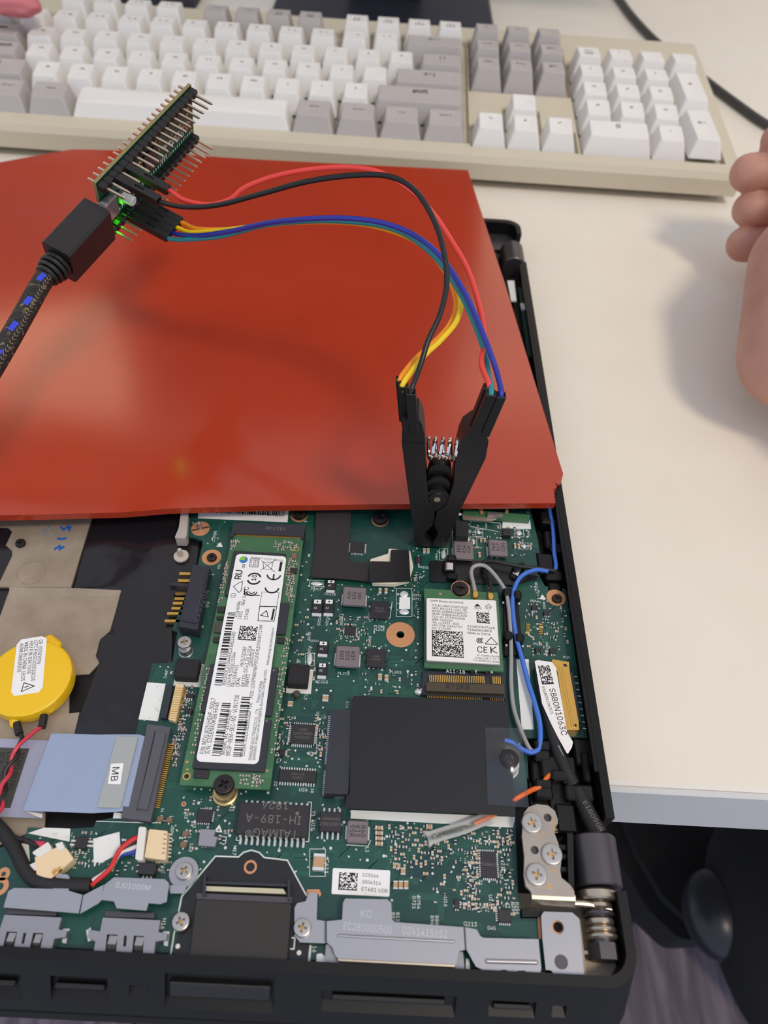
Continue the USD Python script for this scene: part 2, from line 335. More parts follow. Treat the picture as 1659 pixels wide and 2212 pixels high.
for x, y in ((-150, 30), (50, 30), (-150, 320), (45, 320)): part('bumper', disc((x, y), 4, 4.2, 5.2, 16), M['black'], lap)
# a dark hollow step and the long ribs on the rear edge
part('rear_rib', bx((59.7, 184, 15.0), (.9, 230, .7)), M['shell'], lap)
# port inserts in the near side
part('port_flap', rbox((-26.5, 18.9, 9.0), (21.5, 1.6, 3.6), .3, R=trimesh.transformations.rotation_matrix(-.65, [1, 0, 0])[:3, :3]), M['flap'], lap, label='grey sprung flap of the network port')
part('port_tongue', rbox((9.2, 19.6, 9.5), (24, 1.0, 1.6), .2), M['flap'], lap)
part('port_tongue', rbox((35.5, 19.4, 9.8), (8, 1.0, 1.2), .2), M['flap'], lap)
part('port_tongue', rbox((-56, 19.3, 9.2), (10.5, 1.0, 1.6), .2), M['flap'], lap)
part('port_tongue', rbox((-78, 19.3, 9.2), (17, 1.0, 1.6), .2), M['flap'], lap)
# hinge barrels, shaft stack and bracket arm
axis_x, axis_z = 57.9, 10.4
def barrel(y0, y1, r): return lathe([(0, y0), (r - .4, y0), (r, y0 + .4), (r, y1 - .4), (r - .4, y1), (0, y1)], (axis_x, 0, axis_z), 40, R=[[1, 0, 0], [0, 0, 1], [0, -1, 0]])
hb = part('hinge_barrel', barrel(43.2, 54.6, 5.4), M['gun'], lap, label='dull grey hinge barrel at the near corner')
part('hinge_barrel', barrel(304, 319, 5.4), M['gun'], lap)
barrel_ = barrel
def barrel(y0, y1, r): return barrel_(y0, y1, r * 1.55).apply_translation([-.9 if r < 4 else 0, 0, 0])
stack = []
for y0, y1, r in ((40.4, 42.6, 3.1), (38.7, 40.2, 2.1), (37.2, 38.4, 2.4), (35.4, 37.0, 2.1), (34.0, 35.2, 2.3), (32.6, 33.8, 2.4)): stack.append(barrel(y0, y1, r))
part('hinge_shaft', barrel(29.5, 43, 1.7), M['gun'], lap)
for m in stack: part('hinge_washer', m, M['nickel'] if random.random() < .6 else M['gun'], lap)
part('hinge_nut', lathe([(0, 28.6), (3.5, 28.6), (3.5, 31.9), (0, 31.9)], (axis_x - .9, 0, axis_z), 6, R=[[1, 0, 0], [0, 0, 1], [0, -1, 0]]), M['gun'], lap, smooth=20)
# floor of the corner bay
part('corner_pan', extr(sbox(36, 25.4, 60, 42), 7.5, 8.0), M['magn'], lap)
part('floor_pan', extr(sbox(-161, 26, 52, 334), 7.4, 7.9), M['shell_in'], lap)
for p in ([(1128, 1962), (1250, 1962), (1252, 1980), (1128, 1980)],):
    part('hinge_rib', prism(p, 8, 12), M['shell_in'], lap)
part('corner_rib', bx((51.9, 31, 8), (.7, 11, 3.2)), M['magn'], lap); part('corner_rib', bx((53.6, 30.2, 8), (3.4, .7, 2.0)), M['magn'], lap)
part('hinge_wall', prism([(1225, 1800), (1238, 1800), (1241, 1935), (1229, 1935)], 8, 14.0), M['shell_in'], lap)
for yy in (1830, 1850, 1878, 1905): part('hinge_clip', rbox((*at(1222, yy, 13)[:2], 9), (3.4, 1.5, 4), .3), M['shell_in'], lap)
# rear cable channel
CLIPS = [wpoly([(1124, 1958), (1254, 1958), (1256, 1984), (1124, 1984)], 11.0)]
def clip_foot(x, y, sx, sy):
    c = at(x, y, 12); CLIPS.append(sbox(c[0] - sx / 2 - .2, c[1] - sy / 2 - .2, c[0] + sx / 2 + .2, c[1] + sy / 2 + .2))
for x, y, sx, sy, sz in ((1180, 1112, 4, 6, 4), (1185, 1128, 5, 2, 5), (1192, 1160, 4, 7, 3), (1205, 1182, 5, 3.5, 4.2), (1180, 1215, 5, 8, 3.6), (1196, 1243, 5.5, 3.5, 4.6), (1200, 1262, 4, 3, 3)):
    clip_foot(x, y, sx, sy)
    part('cable_clip', rbox((*at(x, y, 12)[:2], 8), (sx, sy, sz), .5), M['shell_in'], lap)
for x, y, sx, sy, h in ((1170, 1613, 4.2, 2.5, 5.6), (1170, 1634, 4.4, 3, 5.2), (1205, 1660, 9, 6, 5.0), (1213, 1680, 6, 2.6, 6.2), (1172, 1697, 4.4, 2.6, 5.6), (1173, 1716, 4.6, 3, 5.4), (1250, 1715, 7, 4, 5.4), (1168, 1668, 4.2, 8, 3.0), (1262, 1620, 5, 7, 3.2), (1267, 1655, 2, 8, 4.0), (1180, 1725, 8, 10, 1.8), (1215, 1735, 6, 13, 2.6), (1225, 1765, 5, 7, 3.4)):
    clip_foot(x, y, sx, sy)
    part('cable_clip', rbox((*at(x, y, 12)[:2], 8), (sx, sy, h), .5), M['shell_in'], lap)
# far corner details
part('far_corner_pan', prism([(1050, 478), (1090, 480), (1110, 500), (1108, 535), (1062, 535)], 7.9, 9, 10), M['gun'], lap)
part('far_side_board', prism([(1120, 620), (1132, 622), (1150, 770), (1140, 772)], 7.9, 9.8), mat('side_board_green', (44, 74, 60), .5), lap, label='slim green side board below the red mat edge')
part('far_side_label', prism([(1096, 606), (1111, 606), (1116, 650), (1104, 650)], 9.9, 10.5), M['white'], lap)
part('far_side_chip', prism([(1124, 655), (1132, 655), (1136, 668), (1127, 668)], 9.8, 10.6), M['white'], lap)
# ================= red silicone mat =================
def red_mat():
    n = {'g': ('texture_coordinate', {}), 't': ('noise_texture', {'scale': 14.0, 'detail': 4.0}), 'r': ('rgb_ramp', {'ramp': [(.35, lin((176, 58, 32))), (.65, lin((168, 53, 29)))]}),
         'ro': ('rgb_ramp', {'ramp': [(.3, (.13,) * 3), (.7, (.20,) * 3)]}), 'bt': ('noise_texture', {'scale': 2200.0, 'detail': 2.0}), 'b': ('bump', {'strength': .03, 'distance': .0002}),
         'p': ('principled_bsdf', {'specular_ior_level': .7})}
    return usdkit.material(stage, '/World/Looks/red_silicone', n, [('g.object', 't.vector'), ('t.fac', 'r.fac'), ('r.color', 'p.base_color'), ('t.fac', 'ro.fac'), ('ro.color', 'p.roughness'), ('g.object', 'bt.vector'), ('bt.fac', 'b.height'), ('b.normal', 'p.normal')], surface='p.BSDF')
ZM = 18.6
mo = wpoly([(1200, 1086), (1196, 1056), (1203, 1052), (1199, 1042), (1214, 1036), (1217, 1022), (1160, 838), (1090, 610), (1010, 370), (640, 351), (400, 342), (160, 335), (0, 356), (-260, 380), (-520, 1126), (0, 1113), (120, 1110), (270, 1105), (360, 1097), (560, 1091), (800, 1088)], ZM)
def mat_z(p):
    q = np.c_[p / 95.0, np.zeros(len(p))]; d = 1.5 * (meshkit.noise(q, 3) - .5) + .5 * (meshkit.noise(q * 2.3, 5) - .5)
    lift = 3.0 * np.exp(-((p[:, 0] + 150) ** 2 / 60 ** 2 + (p[:, 1] - 372) ** 2 / 30 ** 2))
    return d + lift + .5 * np.exp(-((p[:, 1] - 140) / 12) ** 2) * np.clip((-p[:, 0] - 40) / 60, 0, 1)
mo = mo.intersection(sbox(-230, 0, 300, 600))
rm = mani(extr(mo, ZM - 2.6, ZM)).refine_to_length(5.0)
red = to_tm(rm); vv = np.array(red.vertices); vv[:, 2] += mat_z(vv[:, :2]); red = trimesh.Trimesh(vv, red.faces, process=False)
solo('silicone_mat', red, red_mat(), 'glossy red silicone work mat lying over the far half of the open laptop', 'mat', smooth=40)
# ================= things at the back of the desk =================
M['screen_black'] = mat('monitor_plastic', (24, 24, 28), .35)
M['screen'] = mat('monitor_glass', (10, 10, 13), .25)
mon = thing('monitor', 'dark monitor on a flat black stand plate behind the keyboard', 'monitor', (-15, 690, 0))
part('stand_plate', rbox((-15, 690, 0), (171, 118, 6), 2), mat('stand_plate_navy', (32, 33, 46), .4), mon)
part('stand_neck', rbox((-15, 705, 5), (60, 22, 220), 3), M['screen_black'], mon)
part('bezel', rbox((-15, 640, 146), (470, 26, 300), 3), M['screen_black'], mon)
part('screen', bx((-15, 626.9, 158), (456, .8, 278)), M['screen'], mon)
M['unseen_lit_page'] = mat('unseen_screen_glow', (20, 20, 20), .3, emit=(255, 236, 214), estr=1.3)  # glow of a screen out of view, placed to lighten the right of the mat
part('screen_page', bx((146, 626.4, 166), (134, .4, 262)), M['unseen_lit_page'], mon, label='pale lit page on the unseen screen, placed to lighten the right of the red mat')
# unseen second monitor, out of view; its lit page brightens the left of the mat
mon2 = thing('monitor', 'unseen lit monitor left of the dark monitor, out of view, placed to brighten the red mat', 'monitor', (-520, 690, 0))
part('stand_plate', rbox((-520, 700, 0), (171, 108, 6), 2), M['screen_black'], mon2); part('stand_neck', rbox((-520, 705, 5), (60, 22, 380), 3), M['screen_black'], mon2)
part('bezel', rbox((-520, 640, 284), (500, 26, 310), 3), M['screen_black'], mon2); part('screen', bx((-520, 626.6, 296), (486, .8, 286)), M['screen'], mon2)
part('screen_page', bx((-520, 626.0, 310), (478, .4, 150)), mat('unseen_lit_screen', (20, 20, 20), .3, emit=(255, 220, 186), estr=2.7), mon2, label='bright lit page of the unseen monitor, placed to brighten the left of the red mat')
solo('notebook', rbox((-195, 668, 0), (70, 36, 8), 1), mat('dark_navy', (36, 36, 48), .6), 'dark navy flat object behind the function keys', 'notebook')  # unidentified dark flat object, built as a plain slab
solo('paper', rbox((-126, 690, 0), (48, 60, 1.2), .3), mat('paper_white', (226, 222, 214), .8), 'white slip of paper beside the monitor stand', 'paper')
ck = trimesh.creation.icosphere(4, 1.0); cv = np.array(ck.vertices); cv *= (1 + .22 * (meshkit.noise(cv * 2.4 + 9, 2) - .5))[:, None]; cv *= [15, 9, 7]; cv += at(30, 6, 50)
solo('cloth', trimesh.Trimesh(cv, ck.faces, process=False), mat('pink_soft', (205, 120, 124), .85, bump=.3, bscale=900), 'pink soft object lying on the far left corner of the keyboard', 'cloth', smooth=60)  # unidentified pink shape, built as a soft lump
kc = spline([(178, 800, 3), (184, 740, 3), (187, 700, 3), (194, 650, 3), (204, 610, 3), (215, 574, 3), (226, 538, 3), (240, 500, 3), (262, 470, 3), (300, 445, 3), (360, 430, 3)], 60)
solo('keyboard_cable', tube(kc, 2.6, 12), mat('cable_rubber', (62, 60, 60), .5), 'dark grey cable running along the desk behind the keyboard', 'cable')
# ================= hand =================
def skin():
    n = {'g': ('texture_coordinate', {}), 't': ('noise_texture', {'scale': 45.0, 'detail': 4.0}), 'r': ('rgb_ramp', {'ramp': [(.3, lin((178, 128, 112))), (.7, lin((196, 148, 130)))]}),
         'bt': ('noise_texture', {'scale': 700.0, 'detail': 4.0}), 'b': ('bump', {'strength': .18, 'distance': .0004}), 'p': ('principled_bsdf', {'roughness': .55, 'subsurface_weight': .25, 'subsurface_scale': .003, 'subsurface_radius': (1.0, .4, .25)})}
    return usdkit.material(stage, '/World/Looks/skin', n, [('g.object', 't.vector'), ('t.fac', 'r.fac'), ('r.color', 'p.base_color'), ('g.object', 'bt.vector'), ('bt.fac', 'b.height'), ('b.normal', 'p.normal')], surface='p.BSDF')
M['skin'] = skin(); M['nail'] = mat('nail', (228, 190, 180), .3)
def ball(c, r): return [(np.array(c, float) + r * d) for d in trimesh.creation.icosphere(2, 1.0).vertices]
def bones(chain): return [mani(hull(np.vstack([ball(*chain[i]), ball(*chain[i + 1])]))) for i in range(len(chain) - 1)]
bl = []
bl += bones([((330, -10, 150), 38), ((236, 128, 84), 30), ((176, 214, 40), 24), ((154, 224, 31), 21)])                 # forearm to wrist
bl += [mani(hull(np.vstack([ball((155, 226, 33), 22), ball((163, 265, 44), 20), ball((198, 312, 62), 15), ball((200, 300, 30), 16), ball((204, 262, 62), 18)])))]   # palm
for tip, z, dx, r in (((171, 341, 58.5), 59, 4, 8.6), ((161.5, 336, 46), 46, 0, 9.0), ((166, 329, 33), 33, 1, 8.8), ((166, 321, 20), 21, 0, 8.4)):
    k = np.array(tip, float)
    bl += bones([((206 + dx, 314, z + 2), r + 2), ((198 + dx, 342, z + 1), r + 1), ((182 + dx, k[1] + 3, z), r + .3), (tuple(k), r - .2)])
bl += bones([((180, 255, 56), 17), ((196, 292, 72), 12.5), ((190, 318, 78), 10.5), ((178, 334, 76), 9)])              # thumb
hm = manifold3d.Manifold.batch_boolean(bl, manifold3d.OpType.Add).refine_to_length(3.0)
ht = to_tm(hm); ht.merge_vertices(); trimesh.smoothing.filter_taubin(ht, iterations=22)
hp = thing('person', 'person seen as a bare curled hand and forearm at the right edge of the desk', 'person', (200, 280, 0))
vv = np.array(ht.vertices); vv[:, 2] = np.maximum(vv[:, 2], 0.3)
nb = part('body', trimesh.Trimesh(vv, ht.faces, process=False), M['skin'], hp, smooth=True)
nm = trimesh.creation.icosphere(2, 1.0); nm.apply_scale([5.5, 2.0, 4.5]); nm.apply_translation([175, 341, 80]); part('thumbnail', nm, M['nail'], hp)
# ================= chair =================
M['chair'] = mat('chair_fabric', (13, 12, 13), .9, bump=.4, bscale=900); M['chair_gloss'] = mat('chair_gloss', (22, 25, 32), .3)
ch = thing('office_chair', 'black office chair pushed under the desk at the right', 'chair', (300, 200, -740))
sp = wpoly([(1290, 1700), (1345, 1850), (1410, 1960), (1480, 2025), (1580, 2020), (1650, 1950), (1720, 1900), (2100, 1900), (2100, 1700)], -300).buffer(-12).buffer(12)
part('seat', [extr(sp.buffer(-10), -345, -300), extr(sp, -340, -308)], M['chair'], ch)
a0 = at(1545, 1975, -262); am = trimesh.creation.icosphere(3, 1.0); am.apply_scale([18, 24, 16]); am.apply_translation(a0); part('armrest_end', am, M['chair_gloss'], ch, label='glossy rounded armrest end')
a1 = at(1700, 2010, -262); am = trimesh.creation.icosphere(3, 1.0); am.apply_scale([42, 70, 34]); am.apply_translation(a1); part('armrest', am, M['chair'], ch)
part('piping', tube(spline([at(1560, 1770, -290), at(1590, 1805, -290), at(1620, 1838, -290), at(1680, 1868, -290), at(1800, 1890, -290)], 30), 3.5, 8), mat('piping_grey', (46, 45, 47), .6), ch, label='grey piping curve on the seat')
part('gas_column', disc((330, 250), 28, -690, -340, 24), M['chair_gloss'], ch)
for k in range(5):
    a = math.radians(72 * k + 20); e_ = np.array([330 + 290 * math.cos(a), 250 + 290 * math.sin(a)])
    part('base_arm', tube([(330, 250, -665), (e_[0], e_[1], -690)], [24, 15], 10), M['chair_gloss'], ch)
    part('caster', trimesh.primitives.Sphere(radius=25, center=(e_[0], e_[1], -714), subdivisions=2).to_mesh(), M['black'], ch)
# ================= microcontroller board on the USB cable =================
PR = np.array([[-0.16099, 0.39357, 0.90509], [0.29709, 0.89384, -0.33583], [-0.94118, 0.21483, -0.26083]]); PO = np.array([-87.92, 209.58, 78.92])
def loc(m):
    m = cat_mesh(m).copy(); m.vertices = np.array(m.vertices) @ PR.T + PO; return m
def lp3(x, y, z): return PR @ np.array([x, y, z], float) + PO
M['pcb_pico'] = mat('pico_solder_mask', (36, 84, 66), .35, mottle=.5, mscale=500, col2=(28, 70, 54)); M['pcb_rim'] = mat('pcb_bare_edge', (132, 122, 74), .6)
M['hdr'] = mat('header_plastic', (19, 17, 17), .42); M['pin'] = mat('pin_metal', (206, 190, 168), .3, metal=.9); M['usb_metal'] = mat('usb_shell', (198, 190, 192), .28, metal=.8)
M['green_led'] = mat('green_led', (120, 255, 60), .3, emit=(70, 255, 20), estr=24.0)
pico = thing('microcontroller_board', 'small green microcontroller board with two black pin headers held up by a USB cable', 'circuit board', PO)
part('circuit_board', loc(extr(rrect(-10.5, 0, 10.5, 51, .6), -1.0, 0)), M['pcb_pico'], pico)
part('board_edge', loc([bx((0, 51.05, -1.0), (21, .12, 1.0)), bx((-10.53, 25.5, -1), (.1, 51, 1)), bx((0, -.05, -1), (21, .12, 1))]), M['pcb_rim'], pico)
for sx in (-8.89, 8.89):
    part('header_strip', loc([rbox((sx, 1.37 + 2.54 * i, 0.05), (2.5, 2.56, 2.5), .35) for i in range(20)]), M['hdr'], pico, smooth=20)
    for i in range(20):
        y = 1.37 + 2.54 * i
        part('pin', loc([hull([(sx + a * s, y + b_ * s, z) for a in (-.32, .32) for b_ in (-.32, .32) for z, s in ((-3.9, .6), (-3.6, 1), (8.0, 1), (8.6, .45))]), trimesh.creation.icosphere(1, .85).apply_scale([1, 1, 1.3]).apply_translation([sx, y, -1.1])]), M['pin'], pico, smooth=20)
part('usb_socket', loc([rbox((0, 2.4, 0), (7.6, 5.6, 2.7), .5), rbox((0, -.9, -.1), (8.2, 1.0, 3.0), .3)]), M['usb_metal'], pico)
part('boot_button', loc([rbox((1.5, 9.4, 0), (4.4, 3.2, 2.0), .3)]), M['usb_metal'], pico)
part('boot_button_cap', loc(lathe([(0, 1.9), (1.6, 1.9), (1.6, 4.6), (1.3, 4.9), (0, 4.9)], (1.5, 9.4, 0), 20)), mat('button_white', (222, 226, 224), .4), pico, label='round white button cap')
part('led_lamp', loc(rbox((5.6, 5.3, 0), (1.2, 1.8, .9), .2)), M['green_led'], pico, label='green lit status lamp')
part('chip', loc(rbox((0, 25.5, 0), (7, 7, .9), .1)), M['chip'], pico); part('chip', loc(rbox((1, 16.5, 0), (4, 3, .8), .1)), M['chip'], pico)
rs = random.Random(3); sm = []
for _ in range(34): sm.append(rbox((rs.uniform(-6, 6), rs.uniform(11, 49), 0), (rs.choice([.6, 1.0]), rs.choice([.6, 1.2]), .5), .05))
part('small_parts', loc(sm), M['pin'], pico, kind='stuff', smooth=False)
pt = [text_at(s, (x, y), h, .02, rot=90) for s, x, y, h in (('Pico', 4.6, 38, 2.6), ('2020', 5.8, 31, 1.1), ('Raspberry Pi', 2.2, 33, 1.5))]
pt += [bx((x, y, 0), (.9, .35, .05)) for x in (-6.4, 6.4) for y in np.arange(3, 50, 1.27)]
part('board_print', loc(pt), M['white'], pico, smooth=False)
part('cap_row', loc([rbox((-3, 47.6, 0), (2.2, 1.0, .5), .05), rbox((2.5, 46.5, 0), (1.4, 1.0, .5), .05)]), M['copper'], pico)
# USB cable
uc = thing('usb_cable', 'black braided USB cable with blue flecks plugged into the microcontroller board', 'cable', lp3(0, -14, 1.6))
M['rubber'] = mat('plug_rubber', (27, 23, 22), .45, bump=.12, bscale=3500)
hb2 = [(x, y, z) for x, y, z in ((-5.5, -3.2, -2.2), (5.5, -3.2, -2.2), (5.5, -3.2, 5.4), (-5.5, -3.2, 5.4), (-5.3, -23.0, -2.2), (5.3, -23.0, -2.2), (5.3, -23.0, 5.4), (-5.3, -23.0, 5.4))]
part('plug_body', loc(hull([np.array(p) + d for p in hb2 for d in (np.array([a, b_, c]) for a, b_, c in ((.0, 0, .7), (.0, 0, -.7), (.7, 0, 0), (-.7, 0, 0)))]).apply_scale(1)), M['rubber'], uc)
part('plug_tip', loc(rbox((0, -2.0, .2), (6.9, 5.0, 1.8), .3)), M['usb_metal'], uc, label='silver plug tip')
for i, (yy, rr_) in enumerate(((-23.7, 4.2), (-25.4, 4.4), (-27.1, 4.0), (-28.6, 3.5))):
    part('strain_relief_ring', loc(lathe([(0, -.65), (rr_ - .3, -.65), (rr_, -.3), (rr_, .3), (rr_ - .3, .65), (0, .65)], (0, yy, 1.6), 24, R=[[1, 0, 0], [0, 0, 1], [0, -1, 0]])), M['rubber'], uc)
cp = spline([lp3(0, -22, 1.6), lp3(0, -30, 1.6), dep(52, 678, 203), dep(2, 765, 196), dep(-70, 880, 190), dep(-200, 1060, 188), dep(-420, 1300, 190)], 110)
def braid():
    n = {'g': ('texture_coordinate', {}), 'v': ('voronoi_texture', {'scale': 1100.0}), 'r': ('rgb_ramp', {'ramp': [(.0, lin((40, 36, 34))), (.75, lin((24, 21, 21))), (.93, lin((120, 104, 80)))]}), 'b': ('bump', {'strength': .8, 'distance': .0005}), 'p': ('principled_bsdf', {'roughness': .6})}
    return usdkit.material(stage, '/World/Looks/braid', n, [('g.object', 'v.vector'), ('v.distance', 'b.height'), ('v.color', 'r.fac'), ('r.color', 'p.base_color'), ('b.normal', 'p.normal')], surface='p.BSDF')
part('braided_sleeve', tube(cp, 2.75, 18), braid(), uc)
M['blue_thread'] = mat('blue_thread', (48, 66, 220), .4, bump=.3, bscale=2500)
L = np.r_[0, np.cumsum(np.linalg.norm(np.diff(cp, axis=0), axis=1))]
def on_cable(s, ang):
    i = min(np.searchsorted(L, s), len(cp) - 2); T = cp[i + 1] - cp[i]; T /= np.linalg.norm(T)
    up = CAM - cp[i]; up -= T * (up @ T); up /= np.linalg.norm(up); sd = np.cross(T, up); n_ = math.cos(ang) * up + math.sin(ang) * sd
    f = (s - L[i]) / (L[i + 1] - L[i]) if L[i + 1] > L[i] else 0
    return cp[i] + (cp[i + 1] - cp[i]) * f + 2.7 * n_, np.stack([T, np.cross(n_, T), n_], 1)
# tracer threads wind round the sleeve: blue patches and tan stitches
fl_, ts = [], []
for k in range(7):
    for q in range(3):
        for e in (-1, 1):
            P, Rr = on_cable(9.0 + 9.6 * k + q * 1.0, .25 + e * .13 + q * .05); m = trimesh.creation.icosphere(1, 1.0); m.apply_scale([.72, .42, .22]); m.vertices = np.array(m.vertices) @ Rr.T + P; fl_.append(m)
for s in np.arange(8.0, 74, 1.3):
    for e in (-1, 1):
        P, Rr = on_cable(s, -.30 + e * .12 + .04 * math.sin(s * .4)); a = e * .6; R2 = Rr @ np.array([[math.cos(a), -math.sin(a), 0], [math.sin(a), math.cos(a), 0], [0, 0, 1]]); m = trimesh.creation.icosphere(1, 1.0); m.apply_scale([.48, .13, .14]); m.vertices = np.array(m.vertices) @ R2.T + P; ts.append(m)
part('blue_flecks', fl_, M['blue_thread'], uc, kind='stuff'); part('tan_stitches', ts, mat('tan_thread', (150, 128, 96), .6), uc, kind='stuff')
# ================= test clip =================
clip = thing('test_clip', 'black spring test clip gripping a chip upright on the board', 'clip', (17.8, 143, 12))
M['clip'] = mat('clip_plastic', (24, 20, 20), .42, bump=.06, bscale=2500)
def xz(poly, y0, y1):
    m = trimesh.creation.extrude_polygon(Polygon(poly).buffer(0), y1 - y0, engine='earcut')     # (x, z) -> y depth
    v = np.array(m.vertices); return trimesh.Trimesh(np.c_[v[:, 0], y1 - v[:, 2], v[:, 1]], m.faces, process=False)
part('arm', xz([(13.6, 12.4), (12.4, 22), (10.4, 33), (6.4, 57.5), (6.2, 66.0), (10.2, 66.6), (11.3, 64.5), (12.2, 61), (13.0, 55), (13.8, 47), (15.6, 36), (18.0, 29.8), (18.0, 23), (16.2, 19.5), (16.2, 17.5), (19.0, 14), (18.6, 12.4)], 139, 147), M['clip'], clip)
part('arm', xz([(23.2, 12.6), (25.6, 31.5), (29.5, 53.6), (29.3, 60.0), (28.2, 62.6), (24.8, 63.6), (22.6, 61.0), (21.9, 57.5), (21.6, 50), (22.2, 42), (21.2, 33), (18.8, 29.8), (18.6, 23.5), (20.2, 19.8), (20.0, 17.6), (19.0, 15), (19.2, 12.6)], 139, 147), M['clip'], clip)
for z, r, y0 in ((35.6, 3.6, 139.4), (39.5, 3.4, 141.0), (43.6, 3.2, 142.4)):
    part('hinge_lug', xz([(18.2 + r * math.cos(a), z + r * math.sin(a)) for a in np.linspace(0, math.pi, 14)] + [(14.6, z - 6), (21.6, z - 6)], y0, y0 + 3.0), M['clip'], clip)
cyl_y = [[1, 0, 0], [0, 0, 1], [0, -1, 0]]
part('pivot_pin', lathe([(0, 138.8), (.95, 138.8), (1.0, 139.2), (1.0, 146.8), (0, 146.8)], (18.2, 0, 35.4), 20, R=cyl_y), M['pin'], clip, label='silver pivot pin end')
part('hinge_boss', lathe([(1.0, 139.0), (2.5, 139.0), (2.7, 139.4), (2.7, 141), (1.0, 141)], (18.2, 0, 35.4), 28, R=cyl_y), M['clip'], clip)
th = np.linspace(0, 2 * np.pi * 4.6, 200); xs = np.interp(th, [0, 2.5, th[-1] - 2.5, th[-1]], [13.6, 14.2, 22.0, 22.5])
part('coil_spring', tube(np.c_[xs, 141.6 + 2.7 * np.sin(th), 53.6 + 3.1 * np.cos(th)], .55, 8), M['chrome'], clip, label='shiny coil spring between the arms')
part('arm_bridge', xz([(6.6, 57.4), (12.6, 57.4), (12.4, 58.0), (6.5, 58.0)], 138.85, 139.1), M['clip'], clip)
for x in (15.2, 21.9): part('jaw_tooth', [rbox((x, 140 + 1.27 * k, 11.6), (.6, .5, 2.2), .1) for k in range(5)], M['gold'], clip)
# ================= jumper wires =================
def wire_mat(n, c): return mat('wire_' + n, c, .32, spec=.5)
def housing(a, d, side, L=14.0, w=2.5):
    """Single-way socket shell from point a along d, with its window and its open wire end."""
    R = np.stack([side, np.cross(d, side), d], 1); out = mani(rbox(a, (w, w, L), .15, R=R)); hole = mani(rbox(np.array(a) + np.array(d) * (L - 3), (1.8, 1.8, 4.0), .05, R=R)); win = mani(rbox(np.array(a) + np.array(d) * (L * .42) + R[:, 1] * 1.1, (.8, .5, 3.2), .05, R=R))
    return to_tm(out - hole - win), np.array(a) + np.array(d) * (L - 1.5)
PN, PX, PY = PR[:, 2], PR[:, 0], PR[:, 1]
dl = np.array([-.13, 0, .99]); dl /= np.linalg.norm(dl); dr = np.array([.15, 0, .99]); dr /= np.linalg.norm(dr); ex = np.array([1.0, 0, 0])
def near_end(row, idx): return lp3(row, 1.37 + 2.54 * idx, 2.7)
W_ = [('black', (14, 12, 12), near_end(-8.89, 2), (9.4, 139.9, 61.0), dl, [(400, 447, 214), (470, 443, 210), (560, 420, 204), (660, 393, 199), (760, 379, 196), (840, 381, 194), (895, 410, 192), (935, 470, 191), (958, 540, 190), (965, 610, 189), (950, 680, 187), (925, 735, 185.5), (908, 790, 184.5)]),
      ('red', (226, 64, 56), near_end(-8.89, 4), (25.0, 142.7, 62.0), dr, [(400, 433, 217), (450, 442, 215), (495, 432, 213), (530, 405, 212), (600, 379, 211), (690, 364, 210), (770, 363, 209), (830, 376, 208), (890, 415, 206), (935, 460, 205), (975, 520, 203), (1010, 582, 200), (1035, 660, 197), (1047, 730, 194), (1040, 785, 188)]),
      ('orange', (244, 150, 26), near_end(8.89, 6), (6.7, 145.1, 60.5), dl, [(430, 495, 233), (510, 495, 227), (620, 482, 219), (730, 480, 213), (820, 492, 209), (905, 526, 207), (960, 585, 205), (985, 650, 203), (972, 700, 200), (932, 745, 196), (898, 775, 193)]),
      ('yellow', (246, 206, 30), near_end(8.89, 5), (7.4, 142.5, 61.0), dl, [(420, 502, 233), (510, 494, 226), (620, 480, 217), (730, 478, 211), (820, 489, 207), (900, 520, 205), (965, 580, 203), (994, 640, 200), (988, 690, 197), (952, 735, 194), (915, 770, 190)]),
      ('blue', (42, 46, 150), near_end(8.89, 4), (28.0, 140.2, 61.6), dr, [(430, 509, 230), (500, 499, 224), (580, 481, 216), (660, 473, 210), (740, 471, 206), (820, 480, 203), (890, 505, 200), (950, 552, 197), (1000, 625, 194), (1035, 700, 191), (1060, 765, 188), (1075, 810, 186.5)]),
      ('teal', (40, 132, 138), near_end(8.89, 3), (25.4, 140.0, 62.2), dr, [(410, 517, 232), (480, 510, 227), (570, 487, 219), (660, 478, 213), (740, 478, 209), (820, 487, 206), (885, 511, 203), (945, 561, 200), (990, 626, 197), (1025, 700, 194), (1048, 765, 191), (1055, 806, 189)])]
for nme, col, a, b_, d2, pts in W_:
    w = thing('jumper_wire', '%s jumper wire looping from the microcontroller board to the %s arm of the test clip' % (nme, 'left' if d2 is dl else 'right'), 'wire', a)
    h1, e1 = housing(a, PN, PY); h2, e2 = housing(b_, d2, ex)
    path = spline([a + PN * 11, e1 + PN * 2.5] + [dep(*q) for q in pts] + [e2 + d2 * 1.6, e2 - d2 * 1.5], 110)
    part('insulation', tube(path, .74, 10), wire_mat(nme, col), w); part('housing', h1, M['hdr'], w, label='black socket shell on the microcontroller board', smooth=20); part('housing', h2, M['hdr'], w, label='black socket shell on the test clip', smooth=20)
    for a_, d_, s_ in ((a, PN, PX), (np.array(b_), d2, np.array([0, -1.0, 0]))): part('crimp_contact', bx((0, 0, 0), (.8, .3, 2.6)).apply_transform(np.block([[np.stack([np.cross(s_, d_), s_, d_], 1), (a_ + d_ * 6.4 + s_ * -.6)[:, None]], [np.zeros((1, 3)), np.ones((1, 1))]])), M['pin'], w)
